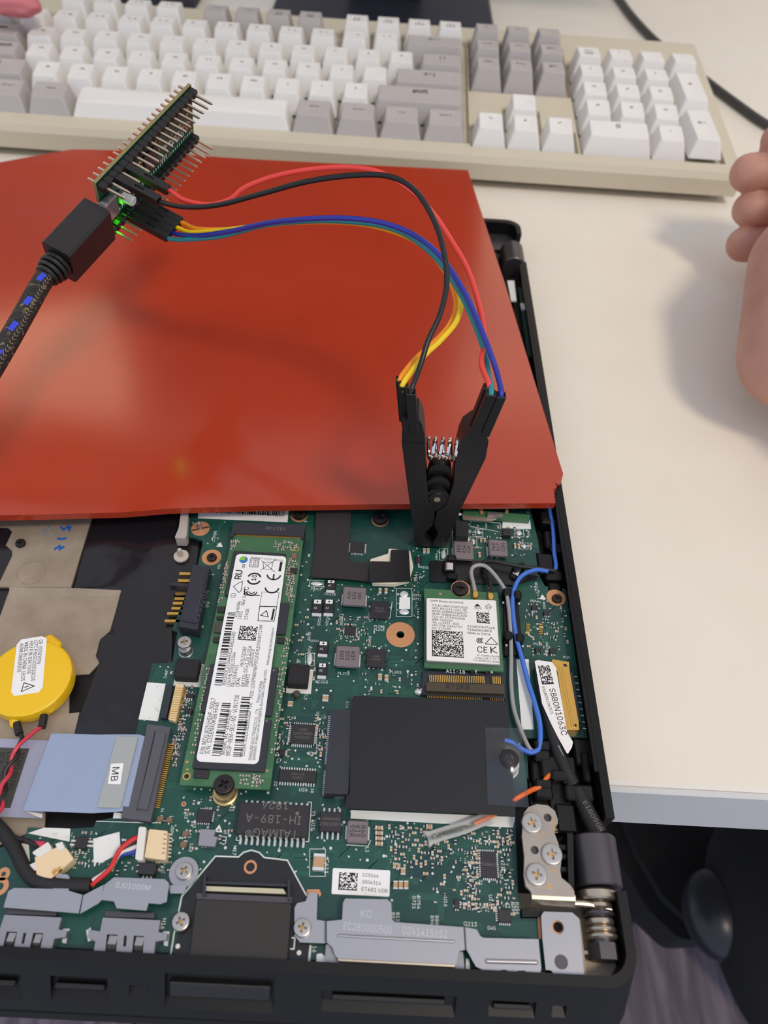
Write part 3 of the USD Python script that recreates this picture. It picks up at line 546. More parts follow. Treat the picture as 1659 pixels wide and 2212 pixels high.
# ================= motherboard =================
ZB = 11.0
def pcb_mat(name, a, b_, c):
    n = {'g': ('texture_coordinate', {}), 'v': ('voronoi_texture', {'scale': 95.0, 'metric': 'chebychev'}), 'r': ('rgb_ramp', {'interpolate': False, 'ramp': [(0.0, lin(a)), (.38, lin(b_)), (.68, lin(a)), (.86, lin(c))]}),
         'm': ('mapping', {'rotation': (0, 0, .785)}), 'w': ('noise_texture', {'scale': 420.0, 'detail': 3.0}), 'wr': ('rgb_ramp', {'ramp': [(.60, (0, 0, 0)), (.72, (.16, .16, .16))]}),
         'x': ('mix_color', {'blend_type': 'add', 'fac': .10}), 'p': ('principled_bsdf', {'roughness': .33, 'specular_ior_level': .5}), 'b': ('bump', {'strength': .12, 'distance': .0001})}
    return usdkit.material(stage, '/World/Looks/' + name, n, [('g.object', 'v.vector'), ('v.color', 'r.fac'), ('g.object', 'm.vector'), ('m.vector', 'w.vector'), ('w.fac', 'wr.fac'), ('r.color', 'x.a'), ('wr.color', 'x.b'), ('x.result', 'p.base_color'), ('w.fac', 'b.height'), ('b.normal', 'p.normal')], surface='p.BSDF')
M['pcb'] = pcb_mat('motherboard_mask', (22, 66, 60), (24, 76, 64), (20, 58, 56))
M['pcb2'] = pcb_mat('card_mask', (60, 104, 70), (70, 114, 78), (52, 94, 64))
M['trace'] = mat('copper_trace', (40, 96, 76), .35)
M['ind'] = mat('inductor_grey', (122, 112, 113), .55, bump=.12, bscale=4000); M['ind_side'] = mat('inductor_side', (74, 66, 62), .5)
M['cap_tan'] = mat('ceramic_tan', (186, 150, 112), .5); M['cap_br'] = mat('ceramic_brown', (128, 98, 80), .5); M['res'] = mat('resistor_black', (36, 34, 36), .45)
M['cream'] = mat('connector_cream', (232, 206, 166), .5); M['conn_w'] = mat('connector_white', (226, 222, 214), .45); M['conn_g'] = mat('connector_grey', (84, 84, 92), .45, bump=.1, bscale=3000); M['conn_k'] = mat('connector_black', (44, 44, 54), .42, bump=.1, bscale=3500)
M['silk_block'] = mat('silkscreen_block', (214, 222, 212), .55); M['pad_green'] = mat('lcd_pad_pale', (192, 204, 192), .5)
M['foam'] = mat('foam_black', (34, 32, 34), .85, bump=.3, bscale=3500); M['tape'] = mat('tape_black', (26, 25, 27), .35, bump=.1, bscale=1200); M['tape_felt'] = mat('tape_felt', (46, 40, 40), .8, bump=.35, bscale=3000)
M['label'] = mat('label_paper', (240, 239, 238), .38); M['label_m'] = mat('label_matte', (236, 232, 228), .6)
mb = thing('motherboard', 'green laptop motherboard crowded with chips, inductors and connectors in the open base', 'motherboard', (0, 80, 9.8))
board_px = [(392, 1060), (410, 1110), (405, 1158), (437, 1166), (437, 1178), (428, 1217), (372, 1360), (383, 1366), (372, 1431), (329, 1433), (314, 1500), (294, 1580), (262, 1762), (207, 1774), (202, 1787), (152, 1790), (60, 1788), (56, 1804), (10, 1828), (-60, 1850), (-90, 2095),
            (365, 2084), (1262, 2112), (1252, 1984), (1236, 1972), (1168, 1972), (1126, 1966), (1119, 1932), (1114, 1785), (1112, 1722), (1143, 1715), (1137, 1594), (1266, 1602), (1271, 1594), (1248, 1425), (1227, 1283), (1221, 1272), (1177, 1266), (1166, 1245), (1168, 1206), (1161, 1163), (1147, 1106), (1140, 1060)]
bp = wpoly(board_px, ZB).intersection(sbox(-160, 26.0, 60.1, 330)).difference(unary_union(CLIPS))
holes = [wpoly([(1262, 1960), (1300, 1960), (1300, 2120), (1262, 2120)], ZB)] + [Point(*at(x, y, ZB)[:2]).buffer(r) for x, y, r in ((865, 1371, 1.1), (539, 1873, 1.2), (1205, 2003, 1.1))]
for h_ in holes: bp = bp.difference(h_)
bp = max(getattr(bp, 'geoms', [bp]), key=lambda g: g.area)
pcb = part('circuit_board', extr(bp, ZB - 1.2, ZB), M['pcb'], mb, smooth=False)
def box_px(a, b_, z0, z1, ch=.12):
    """Axis-aligned block whose top face runs from photo point a (top left) to b (bottom right)."""
    p, q = at(*a, z1), at(*b_, z1); return rbox(((p[0] + q[0]) / 2, (p[1] + q[1]) / 2, z0), (abs(q[0] - p[0]), abs(q[1] - p[1]), z1 - z0), ch)
def wh(a, b_, z): p, q = at(*a, z), at(*b_, z); return (p[0] + q[0]) / 2, (p[1] + q[1]) / 2, abs(q[0] - p[0]), abs(q[1] - p[1])
silk, vias, traces, stuff_tan, stuff_br, stuff_k, stuff_end, stuff_sol = [], [], [], [], [], [], [], []
def smd(x, y, L=1.0, w=.5, h=.5, rot=0, kind='tan'):
    """A two-terminal part at world xy: body and two bright ends."""
    z = ZB
    {'tan': stuff_tan, 'br': stuff_br, 'k': stuff_k}[kind].append(bx((x, y, z), (L * .6, w, h), rot))
    a = math.radians(rot)
    for s in (-1, 1): stuff_end.append(bx((x + s * L * .4 * math.cos(a), y + s * L * .4 * math.sin(a), z), (L * .22, w * 1.03, h * 1.03), rot))
# --- power inductors ---
def inductor(a, b_, z1, lines, rot, h, gap):
    t = part('inductor', box_px(a, b_, z1 - 1.6, z1, .35), M['ind'], mb)
    part('core', box_px((a[0], a[1]), (b_[0], b_[1]), ZB + .1, z1 - 1.5, .2), M['ind_side'], t)
    cx, cy, w, d = wh(a, b_, z1); T = []
    for k, s in enumerate(lines):
        off = (k - 1) * gap; m = text_at(s, (0, 0), h, z1, rot=rot); bb = m.bounds; c = (bb[0] + bb[1]) / 2
        ox, oy = (off, 0) if rot == 90 else (-off, 0); m.apply_translation([cx + ox - c[0], cy + oy - c[1], 0]); T.append(m)
    part('marking', T, M['ink'], t, smooth=False)
    for s in (-1, 1): stuff_sol.append(bx((cx + s * (w / 2 + .1), cy, ZB), (.5, d * .6, .5)))
inductor((742, 1266), (789, 1307), 14, ('1R5', '825', '9EV'), -90, 1.05, 1.55)
inductor((727, 1393), (775, 1440), 14, ('1R5', '825', 'VE9'), 90, 1.15, 1.6)
inductor((751, 1770), (794, 1821), 13, ('R60', '815', '95R'), -90, 1.1, 1.35)
inductor((980, 1166), (1024, 1207), 14, ('1R0', '834', 'V2K'), 90, 1.15, 1.55)
inductor((1055, 1164), (1098, 1200), 14, ('R68', '817', 'C0H'), 90, 1.15, 1.55)
# --- chips ---
def chip(a, b_, z1=12.1, pins='', pitch=.5, lines=(), rot=0, th=.7, plen=.55, mat_=None, name='chip', dot=None):
    if rot == 180: lines = lines[::-1]
    t = part(name, box_px(a, b_, ZB + .12, z1, .12), mat_ or M['chip'], mb)
    cx, cy, w, d = wh(a, b_, z1); P = []
    for s in pins:
        n = int((w if s in 'TB' else d) / pitch - .4)
        for i in range(n):
            o = (i - (n - 1) / 2) * pitch; pw = pitch * .5
            if s in 'TB': y = cy + (d / 2 + plen / 2 - .05) * (1 if s == 'T' else -1); P.append(bx((cx + o, y, ZB), (pw, plen, min(.45, z1 - ZB))))
            else: x = cx + (w / 2 + plen / 2 - .05) * (1 if s == 'R' else -1); P.append(bx((x, cy + o, ZB), (plen, pw, min(.45, z1 - ZB))))
    if P: part('pins', P, M['solder'], t, kind='stuff', smooth=False)
    T = []
    for k, s in enumerate(lines):
        m = text_at(s, (0, 0), th, z1, rot=rot, thick=.02); bb = m.bounds; c = (bb[0] + bb[1]) / 2; o = ((len(lines) - 1) / 2 - k) * th * 1.7; a_ = math.radians(rot)
        m.apply_translation([cx - o * math.sin(a_) - c[0], cy + o * math.cos(a_) - c[1], 0]); T.append(m)
    if T: part('marking', T, M['chip_ink'], t, smooth=False)
    return t
chip((758, 1170), (787, 1194), 11.9, 'BLR', .45)
chip((745, 1353), (768, 1372), 11.9, 'BLR', .45, plen=.4)
chip((801, 1297), (839, 1337), 12.1, '', lines=('0C93B', 'HA8317'), rot=180, th=.55)
chip((793, 1401), (832, 1442), 12.1, '', lines=('8080', 'HA8317'), rot=180, th=.55)
chip((631, 1563), (677, 1606), 12.3, 'TBLR', .5, lines=('1@14', 'ISBN12035', 'WGI219V'), rot=180, th=.62, plen=.8)
chip((604, 1661), (682, 1691), 12.0, 'TB', .65, lines=('8AT CRZK', 'PI3PCIE'), rot=180, th=.5, plen=.8)
chip((520, 1732), (663, 1808), 14.6, '', lines=('1824', 'IH-189-A', 'TAIMAG\u00ae'), rot=180, th=1.9, name='transformer_module')
cx, cy, w, d = wh((520, 1732), (663, 1808), 14.6)
part('module_legs', [m for i in range(12) for s in (-1, 1) for m in (rbox((cx + (i - 5.5) * w / 12.3, cy + s * (d / 2 + .8), ZB), (.62, 1.5, .5), .15), rbox((cx + (i - 5.5) * w / 12.3, cy + s * (d / 2 + .1), ZB), (.6, .4, 2.2), .1))], M['solder'], mb, kind='stuff')
part('module_dot', disc((cx + w * .33, cy + d * .22), .45, 14.6, 14.62, 16), M['chip_ink'], mb)
chip((693, 1752), (737, 1797), 12.9, '', lines=('winbond', '25Q128FV'), rot=0, th=.75)
cx, cy, w, d = wh((693, 1752), (737, 1797), 12.9)
part('chip_legs', [m for i in range(4) for s in (-1, 1) for m in (rbox((cx + (i - 1.5) * 1.27, cy + s * (d / 2 + .75), ZB), (.5, 1.3, .35), .12), rbox((cx + (i - 1.5) * 1.27, cy + s * (d / 2 + .15), ZB), (.5, .3, 1.1), .08))], M['solder'], mb, kind='stuff')
chip((428, 1747), (456, 1777), 11.9, 'TBR', .5, plen=.4)
chip((1038, 1838), (1075, 1897), 11.9, 'TBLR', .45, lines=('CYPRESS',), rot=180, th=.6, plen=.5)
chip((1075, 1963), (1105, 1994), 11.9, 'BL', .45, plen=.5)
chip((981, 1943), (993, 1963), 11.8, 'BR', .5, plen=.4)
for a, b_ in (((1148, 1307), (1162, 1318)), ((1174, 1319), (1188, 1329)), ((1156, 1398), (1169, 1409)), ((1187, 1400), (1202, 1412))): chip(a, b_, 11.8, 'B', .5, plen=.5)
for a, b_ in (((403, 1498), (418, 1508)), ((401, 1531), (414, 1542))): chip(a, b_, 11.7, 'B', .55, plen=.7)
chip((302, 1863), (333, 1890), 13.2, 'B', .9, plen=.5); chip((166, 1806), (184, 1833), 12.2, 'LR', .9, plen=1.3); chip((603, 1617), (615, 1633), 11.8, 'R', .5)
chip((1085, 1141), (1104, 1156), 13, ''); chip((898, 1201), (911, 1217), 11.7, 'TB', .9, lines=('010R',), rot=90, th=.5)
t_ = part('tact_switch', prism([(433, 1791), (466, 1793), (462, 1806), (470, 1808), (464, 1829), (428, 1826)], ZB, 12.6, 12.6), M['steel2'], mb, label='small grey metal tact switch')
part('filter_coil', lathe([(0, 0), (.95, 0), (.95, 1.2), (.7, 1.5), (0, 1.5)], (*at(641, 1499, 12)[:2], ZB), 18), M['ind_side'], mb)
# tantalum capacitors with a plus sign
for a, b_ in (((676, 1293), (695, 1320)), ((701, 1293), (720, 1320)), ((706, 1252), (724, 1270)), ((688, 1384), (708, 1408)), ((687, 1431), (705, 1455))):
    t = part('tantalum_capacitor', box_px(a, b_, ZB, 12.8, .15), M['res'], mb); cx, cy, w, d = wh(a, b_, 12.8)
    part('terminal', rbox((cx, cy - d / 2 - .55, ZB), (w * .96, 1.0, .9), .15), M['solder'], t)
    part('plus_mark', [bx((cx, cy + d * .26, 12.8), (w * .7, d * .34, .02)), ], M['white'], t); part('plus_sign', [bx((cx, cy + d * .26, 12.82), (.8, .2, .02)), bx((cx, cy + d * .26, 12.82), (.2, .8, .02))], M['ink'], t)
    part('code', text_at('AI', (cx - w * .3, cy - d * .34), .6, 12.8, rot=0, thick=.02), M['white'], t)
# ceramic capacitors that show
def mlcc(a, b_, h=.9, vert=False):
    cx, cy, w, d = wh(a, b_, ZB + h); z = ZB
    t = part('ceramic_capacitor', rbox((cx, cy, z), (w * (1 if vert else .62), d * (.62 if vert else 1), h), .1), M['cap_tan'], mb)
    part('terminals', [rbox((cx + (0 if vert else s * w * .41), cy + (s * d * .41 if vert else 0), z), (w * (1.02 if vert else .2), d * (.2 if vert else 1.02), h * 1.02), .06) for s in (-1, 1)], M['solder'], t)
mlcc((678, 1843), (699, 1880), 1.5, True)
for k in range(4): mlcc((811, 1783 + 11.4 * k), (827, 1792 + 11.4 * k), .9)
for k in range(3): mlcc((850 + 11.5 * k, 1902), (859 + 11.5 * k, 1920), .9, True)
for a, b_, v in (((921, 1780), (934, 1791), 0), ((866, 1874), (876, 1889), 1), ((849, 1864), (856, 1875), 1), ((858, 1865), (865, 1876), 1), ((914, 1883), (925, 1890), 0), ((818, 1270), (824, 1281), 1), ((831, 1270), (837, 1281), 1), ((817, 1455), (825, 1468), 1), ((831, 1457), (839, 1470), 1), ((697, 1500), (709, 1514), 1), ((622, 1514), (632, 1525), 1), ((1037, 1161), (1042, 1169), 1), ((1045, 1162), (1050, 1169), 1), ((1088, 1142), (1096, 1149), 1), ((1110, 1173), (1116, 1183), 1), ((1118, 1174), (1124, 1184), 1), ((914, 1184), (920, 1193), 1), ((922, 1184), (928, 1193), 1), ((1033, 1192), (1039, 1202), 1)): mlcc(a, b_, .9, bool(v))
for a, b_ in (((395, 1794), (406, 1806)), ((390, 1817), (402, 1830)), ((340, 1762), (352, 1774)), ((360, 1765), (370, 1776))): chip(a, b_, 12.0, 'TB', .8, plen=.4, name='ferrite_bead', mat_=M['cap_br'])
# --- copper mounting rings ---
def ring_px(x, y, r0, r1, name='mounting_ring'): part(name, ring(at(x, y, ZB), r0, r1, ZB - .02, ZB + .06, 40), M['copper'], mb, label='copper mounting ring')
ring_px(865, 1371, 1.15, 4.15); ring_px(1201, 1291, .9, 2.9); ring_px(457, 1204, .9, 2.95); ring_px(433, 1142, .5, 2.9); ring_px(646, 1114, 1, 2.7); ring_px(821, 1124, 1, 2.75); ring_px(397, 1737, .25, .6); ring_px(539, 1873, 1.1, 1.6); ring_px(995, 1284, 1, 2.7); ring_px(8, 1888, .5, 1.4); ring_px(0, 1915, .8, 1.9); ring_px(397, 1884, 1.2, 2.7)
part('pad_slot', [line_px([(414, 1146), (452, 1138)], .5, ZB + .07, .02)], M['ink'], mb); part('locating_pin', lathe([(0, 0), (.6, 0), (.6, 3), (.3, 3.4), (0, 3.4)], (*at(433, 1142, ZB)[:2], ZB), 14), M['steel2'], mb)
# --- silk-screen blocks and outlines ---
def block(px): silk.append(prism(px, ZB, ZB + .05, ZB))
block([(759, 1750), (1113, 1765), (1108, 1788), (757, 1768)]); block([(1086, 1122), (1145, 1123), (1147, 1143), (1085, 1141)])
block([(318, 1474), (358, 1477), (341, 1558), (299, 1554)]); block([(201, 1812), (258, 1797), (261, 1842), (203, 1872)]); block([(95, 1788), (152, 1790), (150, 1818), (60, 1800)])
block([(1115, 1424), (1142, 1424), (1153, 1576), (1127, 1576)]); block([(45, 1823), (62, 1820), (66, 1880), (58, 1878)])
block([(246, 1755), (266, 1757), (264, 1768), (244, 1768)]); block([(863, 1290), (886, 1290), (886, 1316), (862, 1316)])
def outline(a, b_, w=.12): silk.append(line_px([a, (b_[0], a[1]), b_, (a[0], b_[1])], w, ZB, .05, True))
for a, b_ in (((669, 1254), (698, 1267)), ((660, 1411), (679, 1438)), ((949, 1185), (967, 1210)), ((669, 1834), (703, 1893)), ((856, 1271), (890, 1332)), ((1027, 1143), (1043, 1159)), ((1111, 1143), (1131, 1160)), ((1123, 1173), (1141, 1186)), ((1015, 1160), (1030, 1183))): outline(a, b_)
silk += [line_px(p, .16, ZB, .05) for p in ([(665, 1733), (673, 1733), (667, 1818), (660, 1818)], [(515, 1800), (510, 1815), (518, 1816)], [(372, 1770), (331, 1778), (208, 1774)], [(472, 1806), (489, 1808), (487, 1822), (474, 1821)], [(748, 1825), (795, 1828), (801, 1815)], [(847, 1300), (843, 1333), (832, 1345)], [(1013, 1126), (1080, 1130), (1081, 1143)], [(1015, 1137), (1083, 1150)])]
sol_px = [(684, 1261, 1.9, .8), (669, 1424, .8, 1.9), (958, 1198, .8, 1.8), (873, 1284, 1.3, 1.2), (873, 1322, 1.5, 1.0), (1034, 1150, .7, .8), (1121, 1151, .9, 1.1), (1132, 1180, .8, .8), (1022, 1170, .7, 1.2)]
for x, y, a, b_ in sol_px:
    m = trimesh.creation.icosphere(2, 1.0); m.apply_scale([a, b_, .45]); m.apply_translation([*at(x, y, ZB)[:2], ZB]); stuff_sol.append(m)
for x in (804, 814, 824, 834): stuff_sol.append(trimesh.creation.icosphere(1, .38).apply_translation([*at(x, 1338, ZB)[:2], ZB + .1]))
for x in (797, 807, 817, 827): stuff_sol.append(trimesh.creation.icosphere(1, .38).apply_translation([*at(x, 1443, ZB)[:2], ZB + .1]))
# silk-screen lettering
S_ = [('PJ201', 671, 1274, .75, 0), ('PC226', 701, 1285, .75, 0), ('PC225', 688, 1330, .75, -90), ('PC224', 705, 1330, .75, -90), ('PL201', 796, 1323, .6, -90), ('PU201', 736, 1330, .75, -90), ('PL205', 729, 1457, .8, 0), ('PC223', 680, 1475, .8, 0), ('PL202', 841, 1454, .8, 0), ('PR101', 903, 1227, .75, 0), ('Q145', 896, 1241, .7, -90), ('D772', 891, 1288, .75, 0), ('D771', 891, 1296, .75, 0), ('PL203', 807, 1355, .75, 0), ('PL201', 807, 1362, .75, 0), ('PJ202', 666, 1395, .8, -90), ('Q198', 666, 1365, .75, -90), ('PQ202', 796, 1374, .75, -90), ('PC222', 689, 1383, .6, 180), ('M2x2.7', 463, 1147, .85, -90), ('H26', 472, 1218, .7, -90), ('PJ1', 447, 1300, .8, -90), ('8', 435, 1356, .7, 0), ('M2x2.7', 1155, 1258, .85, -90), ('PQ14', 1145, 1300, .75, 0), ('PR53', 1172, 1300, .7, -90), ('PQ11', 1152, 1393, .75, 0), ('PR55', 1178, 1387, .7, -90), ('PQ9', 1216, 1422, .75, 0), ('PL301', 1056, 1219, .7, 0), ('H29', 1229, 1308, .7, -90), ('FL3', 658, 1498, .75, -90), ('U13', 684, 1537, .75, -90), ('Q16', 748, 1514, .75, -90), ('48', 629, 1553, .7, 0), ('24', 668, 1622, .7, -90), ('25', 683, 1608, .7, -90), ('36', 685, 1563, .6, -90), ('75', 700, 1545, .6, -90), ('Y5', 598, 1637, .75, -90), ('22', 593, 1687, .75, -90), ('U24', 645, 1709, .8, 0), ('38', 672, 1702, .7, -90), ('H11', 499, 1733, .8, -90), ('T1', 674, 1751, .8, -90), ('U12', 674, 1772, .8, -90), ('U22', 402, 1750, .75, -90), ('5', 452, 1743, .7, -90), ('13', 418, 1777, .7, -90), ('S3', 482, 1801, .85, 0), ('L61', 409, 1793, .75, -90), ('L62', 411, 1822, .75, -90), ('L63', 369, 1762, .7, -90), ('L64', 340, 1763, .7, -90), ('H17', 505, 1826, .8, -90), ('JSD', 380, 1590, .8, -90), ('JSPK', 371, 1782, .75, -90), ('JNFC', 358, 1446, .75, -90), ('F1', 369, 1449, .7, -90), ('U31', 387, 1562, .75, -90), ('U32', 400, 1500, .75, -90), ('C361', 352, 1856, .75, -90), ('U20', 163, 1844, .8, -90), ('C411', 703, 1855, .9, -90), ('L1', 790, 1829, .8, -90), ('D721', 891, 1935, .75, -90), ('D754', 901, 1935, .75, -90), ('U16', 959, 1937, .75, -90), ('U217', 1082, 1855, .8, -90), ('29', 1080, 1887, .7, -90), ('21', 1035, 1900, .7, -90), ('U17', 1056, 1932, .75, -90), ('L11', 1048, 1950, .75, -90), ('11', 1090, 1960, .8, 0), ('R250', 1105, 1948, .75, -90), ('R256', 1113, 1948, .75, -90), ('L13', 1137, 1979, .8, 0), ('Q213', 1001, 2000, .85, 0), ('B92', 846, 1970, .75, -90), ('B12', 856, 1970, .75, -90), ('B96', 930, 1977, .75, -90), ('B88', 940, 1977, .75, -90), ('H16', 352, 1983, .8, -90), ('16', 676, 2042, .8, -90), ('D45', 1053, 2008, .7, 0), ('PJ203', 1015, 1150, .7, 0), ('PJ301', 1139, 1146, .6, -90), ('PJ304', 1144, 1172, .6, -90), ('PJ205', 941, 1195, .6, -90), ('3', 797, 1343, .6, 0), ('3', 831, 1396, .6, 0), ('31', 349, 1745, .6, -90), ('1', 386, 1613, .6, 0), ('16', 762, 1351, .6, 0), ('11', 775, 1373, .6, 0), ('2', 1180, 1370, .7, 0), ('K', 756, 1756, .6, 0)]
for s, x, y, h, r in S_: silk.append(text_px(s, (x, y), h, ZB, rot=r))
def tri_mark(x, y, s=1.0, a=0.0): c = at(x, y, ZB); silk.append(extr(Polygon([(c[0] + s * math.cos(a + k * 2.094), c[1] + s * math.sin(a + k * 2.094)) for k in range(3)]), ZB, ZB + .05))
for x, y, a in ((475, 1178, 1.57), (1172, 1291, 1.57), (472, 1792, 1.57)): tri_mark(x, y, 1.2, a)
# --- small parts, vias and traces by area ---
rg = random.Random(11)
keep = [wpoly(p, ZB) for p in ([(490, 1120), (662, 1130), (586, 1708), (378, 1700)], [(908, 1262), (1092, 1262), (1096, 1510), (905, 1505)], [(695, 1500), (1115, 1505), (1116, 1790), (750, 1770)], [(510, 1720), (672, 1722), (668, 1826), (505, 1826)], [(365, 2085), (393, 1935), (467, 1849), (543, 1838), (620, 1859), (672, 1960), (665, 2096)], [(668, 1100), (890, 1100), (890, 1262), (668, 1262)], [(715, 1870), (850, 1870), (850, 1930), (715, 1930)], [(640, 1920), (1262, 1995), (1262, 2112), (640, 2110)], [(-80, 1880), (370, 1890), (370, 2090), (-80, 2090)], [(900, 1090), (1000, 1090), (1000, 1170), (900, 1170)], [(920, 1205), (1170, 1205), (1170, 1262), (920, 1262)], [(1088, 1262), (1134, 1262), (1134, 1420), (1088, 1420)], [(1100, 1420), (1270, 1420), (1270, 1600), (1100, 1600)], [(355, 1210), (455, 1210), (455, 1440), (355, 1440)], [(262, 1560), (375, 1560), (375, 1790), (200, 1790)])]
keepu = unary_union(keep + [Point(*at(x, y, ZB)[:2]).buffer(r) for x, y, r in ((865, 1371, 4.5), (1201, 1291, 3.2), (457, 1204, 3.2), (433, 1142, 3.1), (646, 1114, 3), (821, 1124, 3), (397, 1884, 3.2))]); inner_b = bp.buffer(-1.0)
def spots(poly, n, sep):
    P = wpoly(poly, ZB); x0, y0, x1, y1 = P.bounds; got = []; tries = 0
    while len(got) < n and tries < n * 40:
        tries += 1; q = (round(rg.uniform(x0, x1) / .55) * .55, round(rg.uniform(y0, y1) / .55) * .55); pt = Point(q)
        if P.contains(pt) and inner_b.contains(pt) and not keepu.contains(pt) and all(abs(q[0] - g[0]) + abs(q[1] - g[1]) > sep for g in got): got.append(q)
    return got
for poly, n, sep, kinds in (([(840, 1785), (935, 1785), (960, 1870), (840, 1880)], 62, 1.2, ('tan', 'br', 'k', 'tan')), ([(930, 1800), (1010, 1795), (1010, 1990), (930, 1990)], 26, 1.6, ('tan', 'k', 'k')), ([(1005, 1830), (1035, 1830), (1035, 1990), (1000, 1990)], 46, .95, ('tan', 'k')), ([(1075, 1800), (1112, 1800), (1118, 1960), (1075, 1960)], 24, 1.3, ('k', 'tan')),
                            ([(1010, 1950), (1075, 1950), (1075, 2010), (1010, 2010)], 36, 1.0, ('tan', 'k')), ([(1105, 1975), (1160, 1985), (1160, 2022), (1105, 2020)], 20, 1.1, ('k', 'tan')), ([(1000, 1795), (1110, 1795), (1110, 1835), (1000, 1830)], 26, 1.1, ('k', 'tan')), ([(590, 1550), (632, 1550), (625, 1650), (590, 1650)], 26, 1.2, ('k', 'tan')), ([(678, 1545), (712, 1545), (700, 1640), (678, 1640)], 28, 1.0, ('k', 'tan')),
                            ([(725, 1330), (795, 1330), (795, 1390), (725, 1390)], 30, 1.1, ('tan', 'k', 'br')), ([(755, 1130), (800, 1130), (800, 1212), (755, 1212)], 26, 1.0, ('tan', 'k')), ([(1000, 1125), (1150, 1140), (1150, 1200), (1000, 1215)], 34, 1.3, ('tan', 'k', 'br')), ([(1130, 1290), (1240, 1290), (1245, 1420), (1135, 1420)], 44, 1.4, ('tan', 'k')), ([(395, 1480), (430, 1480), (410, 1640), (380, 1640)], 36, 1.0, ('k', 'br')),
                            ([(150, 1800), (200, 1795), (200, 1875), (150, 1880)], 22, 1.3, ('k', 'br')), ([(205, 1865), (370, 1860), (370, 1885), (205, 1890)], 18, 1.3, ('k', 'tan')), ([(400, 1730), (510, 1720), (505, 1830), (400, 1835)], 24, 1.8, ('k', 'br')), ([(640, 1330), (680, 1330), (680, 1480), (640, 1490)], 14, 2.2, ('k', 'tan')), ([(780, 1455), (905, 1450), (905, 1500), (780, 1500)], 14, 1.8, ('k', 'tan')), ([(890, 1235), (908, 1235), (905, 1330), (888, 1330)], 14, 1.1, ('k',)), ([(370, 1590), (390, 1590), (360, 1780), (340, 1780)], 24, 1.0, ('k', 'br'))):
    for x, y in spots(poly, n, sep): L = rg.choice((.6, 1.0, 1.0)); smd(x, y, L, L * .55, .35, rg.choice((0, 90)), rg.choice(kinds))
whole = [(380, 1100), (1150, 1100), (1265, 1600), (1115, 1610), (1118, 1960), (1165, 2020), (650, 2090), (0, 2070), (50, 1800), (290, 1590)]
for x, y in spots(whole, 330, 1.6): vias.append(bx((x, y, ZB), (rg.choice((.32, .5)), rg.choice((.32, .5)), .12), 45))
for x, y in spots(whole, 150, 1.6): vias.append(disc((x, y), rg.choice((.26, .36)), ZB, ZB + .1, 8))
for _ in range(150):
    st = spots(whole, 1, 1)
    if not st: continue
    x, y = st[0]; a = rg.choice((0, 90, 45, 135, 180, 225, 270, 315)); pts = [(x, y)]
    for k in range(rg.randint(2, 4)):
        l = rg.uniform(1.5, 9) * (0.5 if a % 90 else 1); x += l * math.cos(math.radians(a)); y += l * math.sin(math.radians(a)); pts.append((x, y)); a += rg.choice((-45, 45))
    for j in range(rg.choice((1, 1, 3, 5))):
        ls = LineString([(p[0] + j * .32, p[1] + j * .28) for p in pts]).buffer(.075, cap_style='flat').intersection(inner_b)
        if not ls.is_empty and ls.area > .05: traces.append(extr(ls, ZB, ZB + .025))
for nm, L, mt in (('solder_dots', vias, M['solder']), ('traces', traces, M['trace']), ('print', silk, M['white']), ('tan_capacitors', stuff_tan, M['cap_tan']), ('brown_capacitors', stuff_br, M['cap_br']), ('resistors', stuff_k, M['res']), ('component_ends', stuff_end, M['solder']), ('solder_joints', stuff_sol, M['solder'])):
    part(nm, L, mt, mb, kind='stuff', smooth=35 if nm == 'solder_joints' else False)
# --- board connectors ---
t = part('battery_connector', prism([(418, 1219), (453, 1224), (427, 1361), (385, 1353)], 9.5, 15.5), M['conn_k'], mb, label='black battery connector with gold blades on its left side')
part('moulding', prism([(416, 1228), (447, 1232), (424, 1346), (390, 1340)], 15.5, 15.8), M['conn_k'], t)
part('moulded_text', text_at('J189204', at(425, 1345, 15.8), 1.8, 15.72, rot=81, thick=.15), mat('moulded_grey', (66, 64, 74), .5), t)
cps = [(398, 1236, 19), (396, 1251, 20), (391, 1279, 21), (389, 1290, 21), (386, 1300, 22), (383, 1311, 22), (376, 1322, 26), (371, 1338, 27)]
for x, y, l in cps: part('blade', prism([(x - l * .55, y), (x + l * .7, y + .5), (x + l * .7, y + 6), (x - l * .6, y + 5.5)], 10.2, 11.0), M['gold'], t)
part('key_rib', prism([(368, 1258), (424, 1262), (423, 1270), (367, 1264)], 11, 13.5), M['conn_k'], t)
t = part('card_socket', prism([(504, 1128), (660, 1134), (655, 1164), (652, 1164), (650, 1158), (506, 1152), (503, 1160), (498, 1159)], ZB, 15.8), M['conn_k'], mb, label='dark card socket at the far end of the drive')
part('moulded_text', text_at('18371W', at(618, 1140, 15.8), 1.1, 15.76, rot=180, thick=.08), M['chip_ink'], t)
part('gold_edge', prism([(510, 1154), (650, 1160), (650, 1163), (509, 1157)], 14.6, 15.2), M['gold'], t)
t = part('card_socket', prism([(914, 1449), (1089, 1455), (1093, 1509), (911, 1500)], ZB, 12.6), M['conn_k'], mb, label='dark card socket below the wireless card')
part('contacts', [prism([(927 + i * 3.9, 1458 + i * .09), (929 + i * 3.9, 1458 + i * .09), (930 + i * 3.9, 1473 + i * .1), (928 + i * 3.9, 1473 + i * .1)], 14.0, 14.15) for i in range(40) if i not in (31, 32, 33, 34)], M['gold'], t, kind='stuff', smooth=False)
part('socket_top', prism([(922, 1474), (1089, 1479), (1090, 1499), (920, 1492)], 12.6, 14.0), mat('socket_olive', (70, 60, 44), .45), t)
part('moulded_text', text_at('875KB', at(962, 1487, 14), 1.5, 13.98, thick=.08), M['ink'], t)
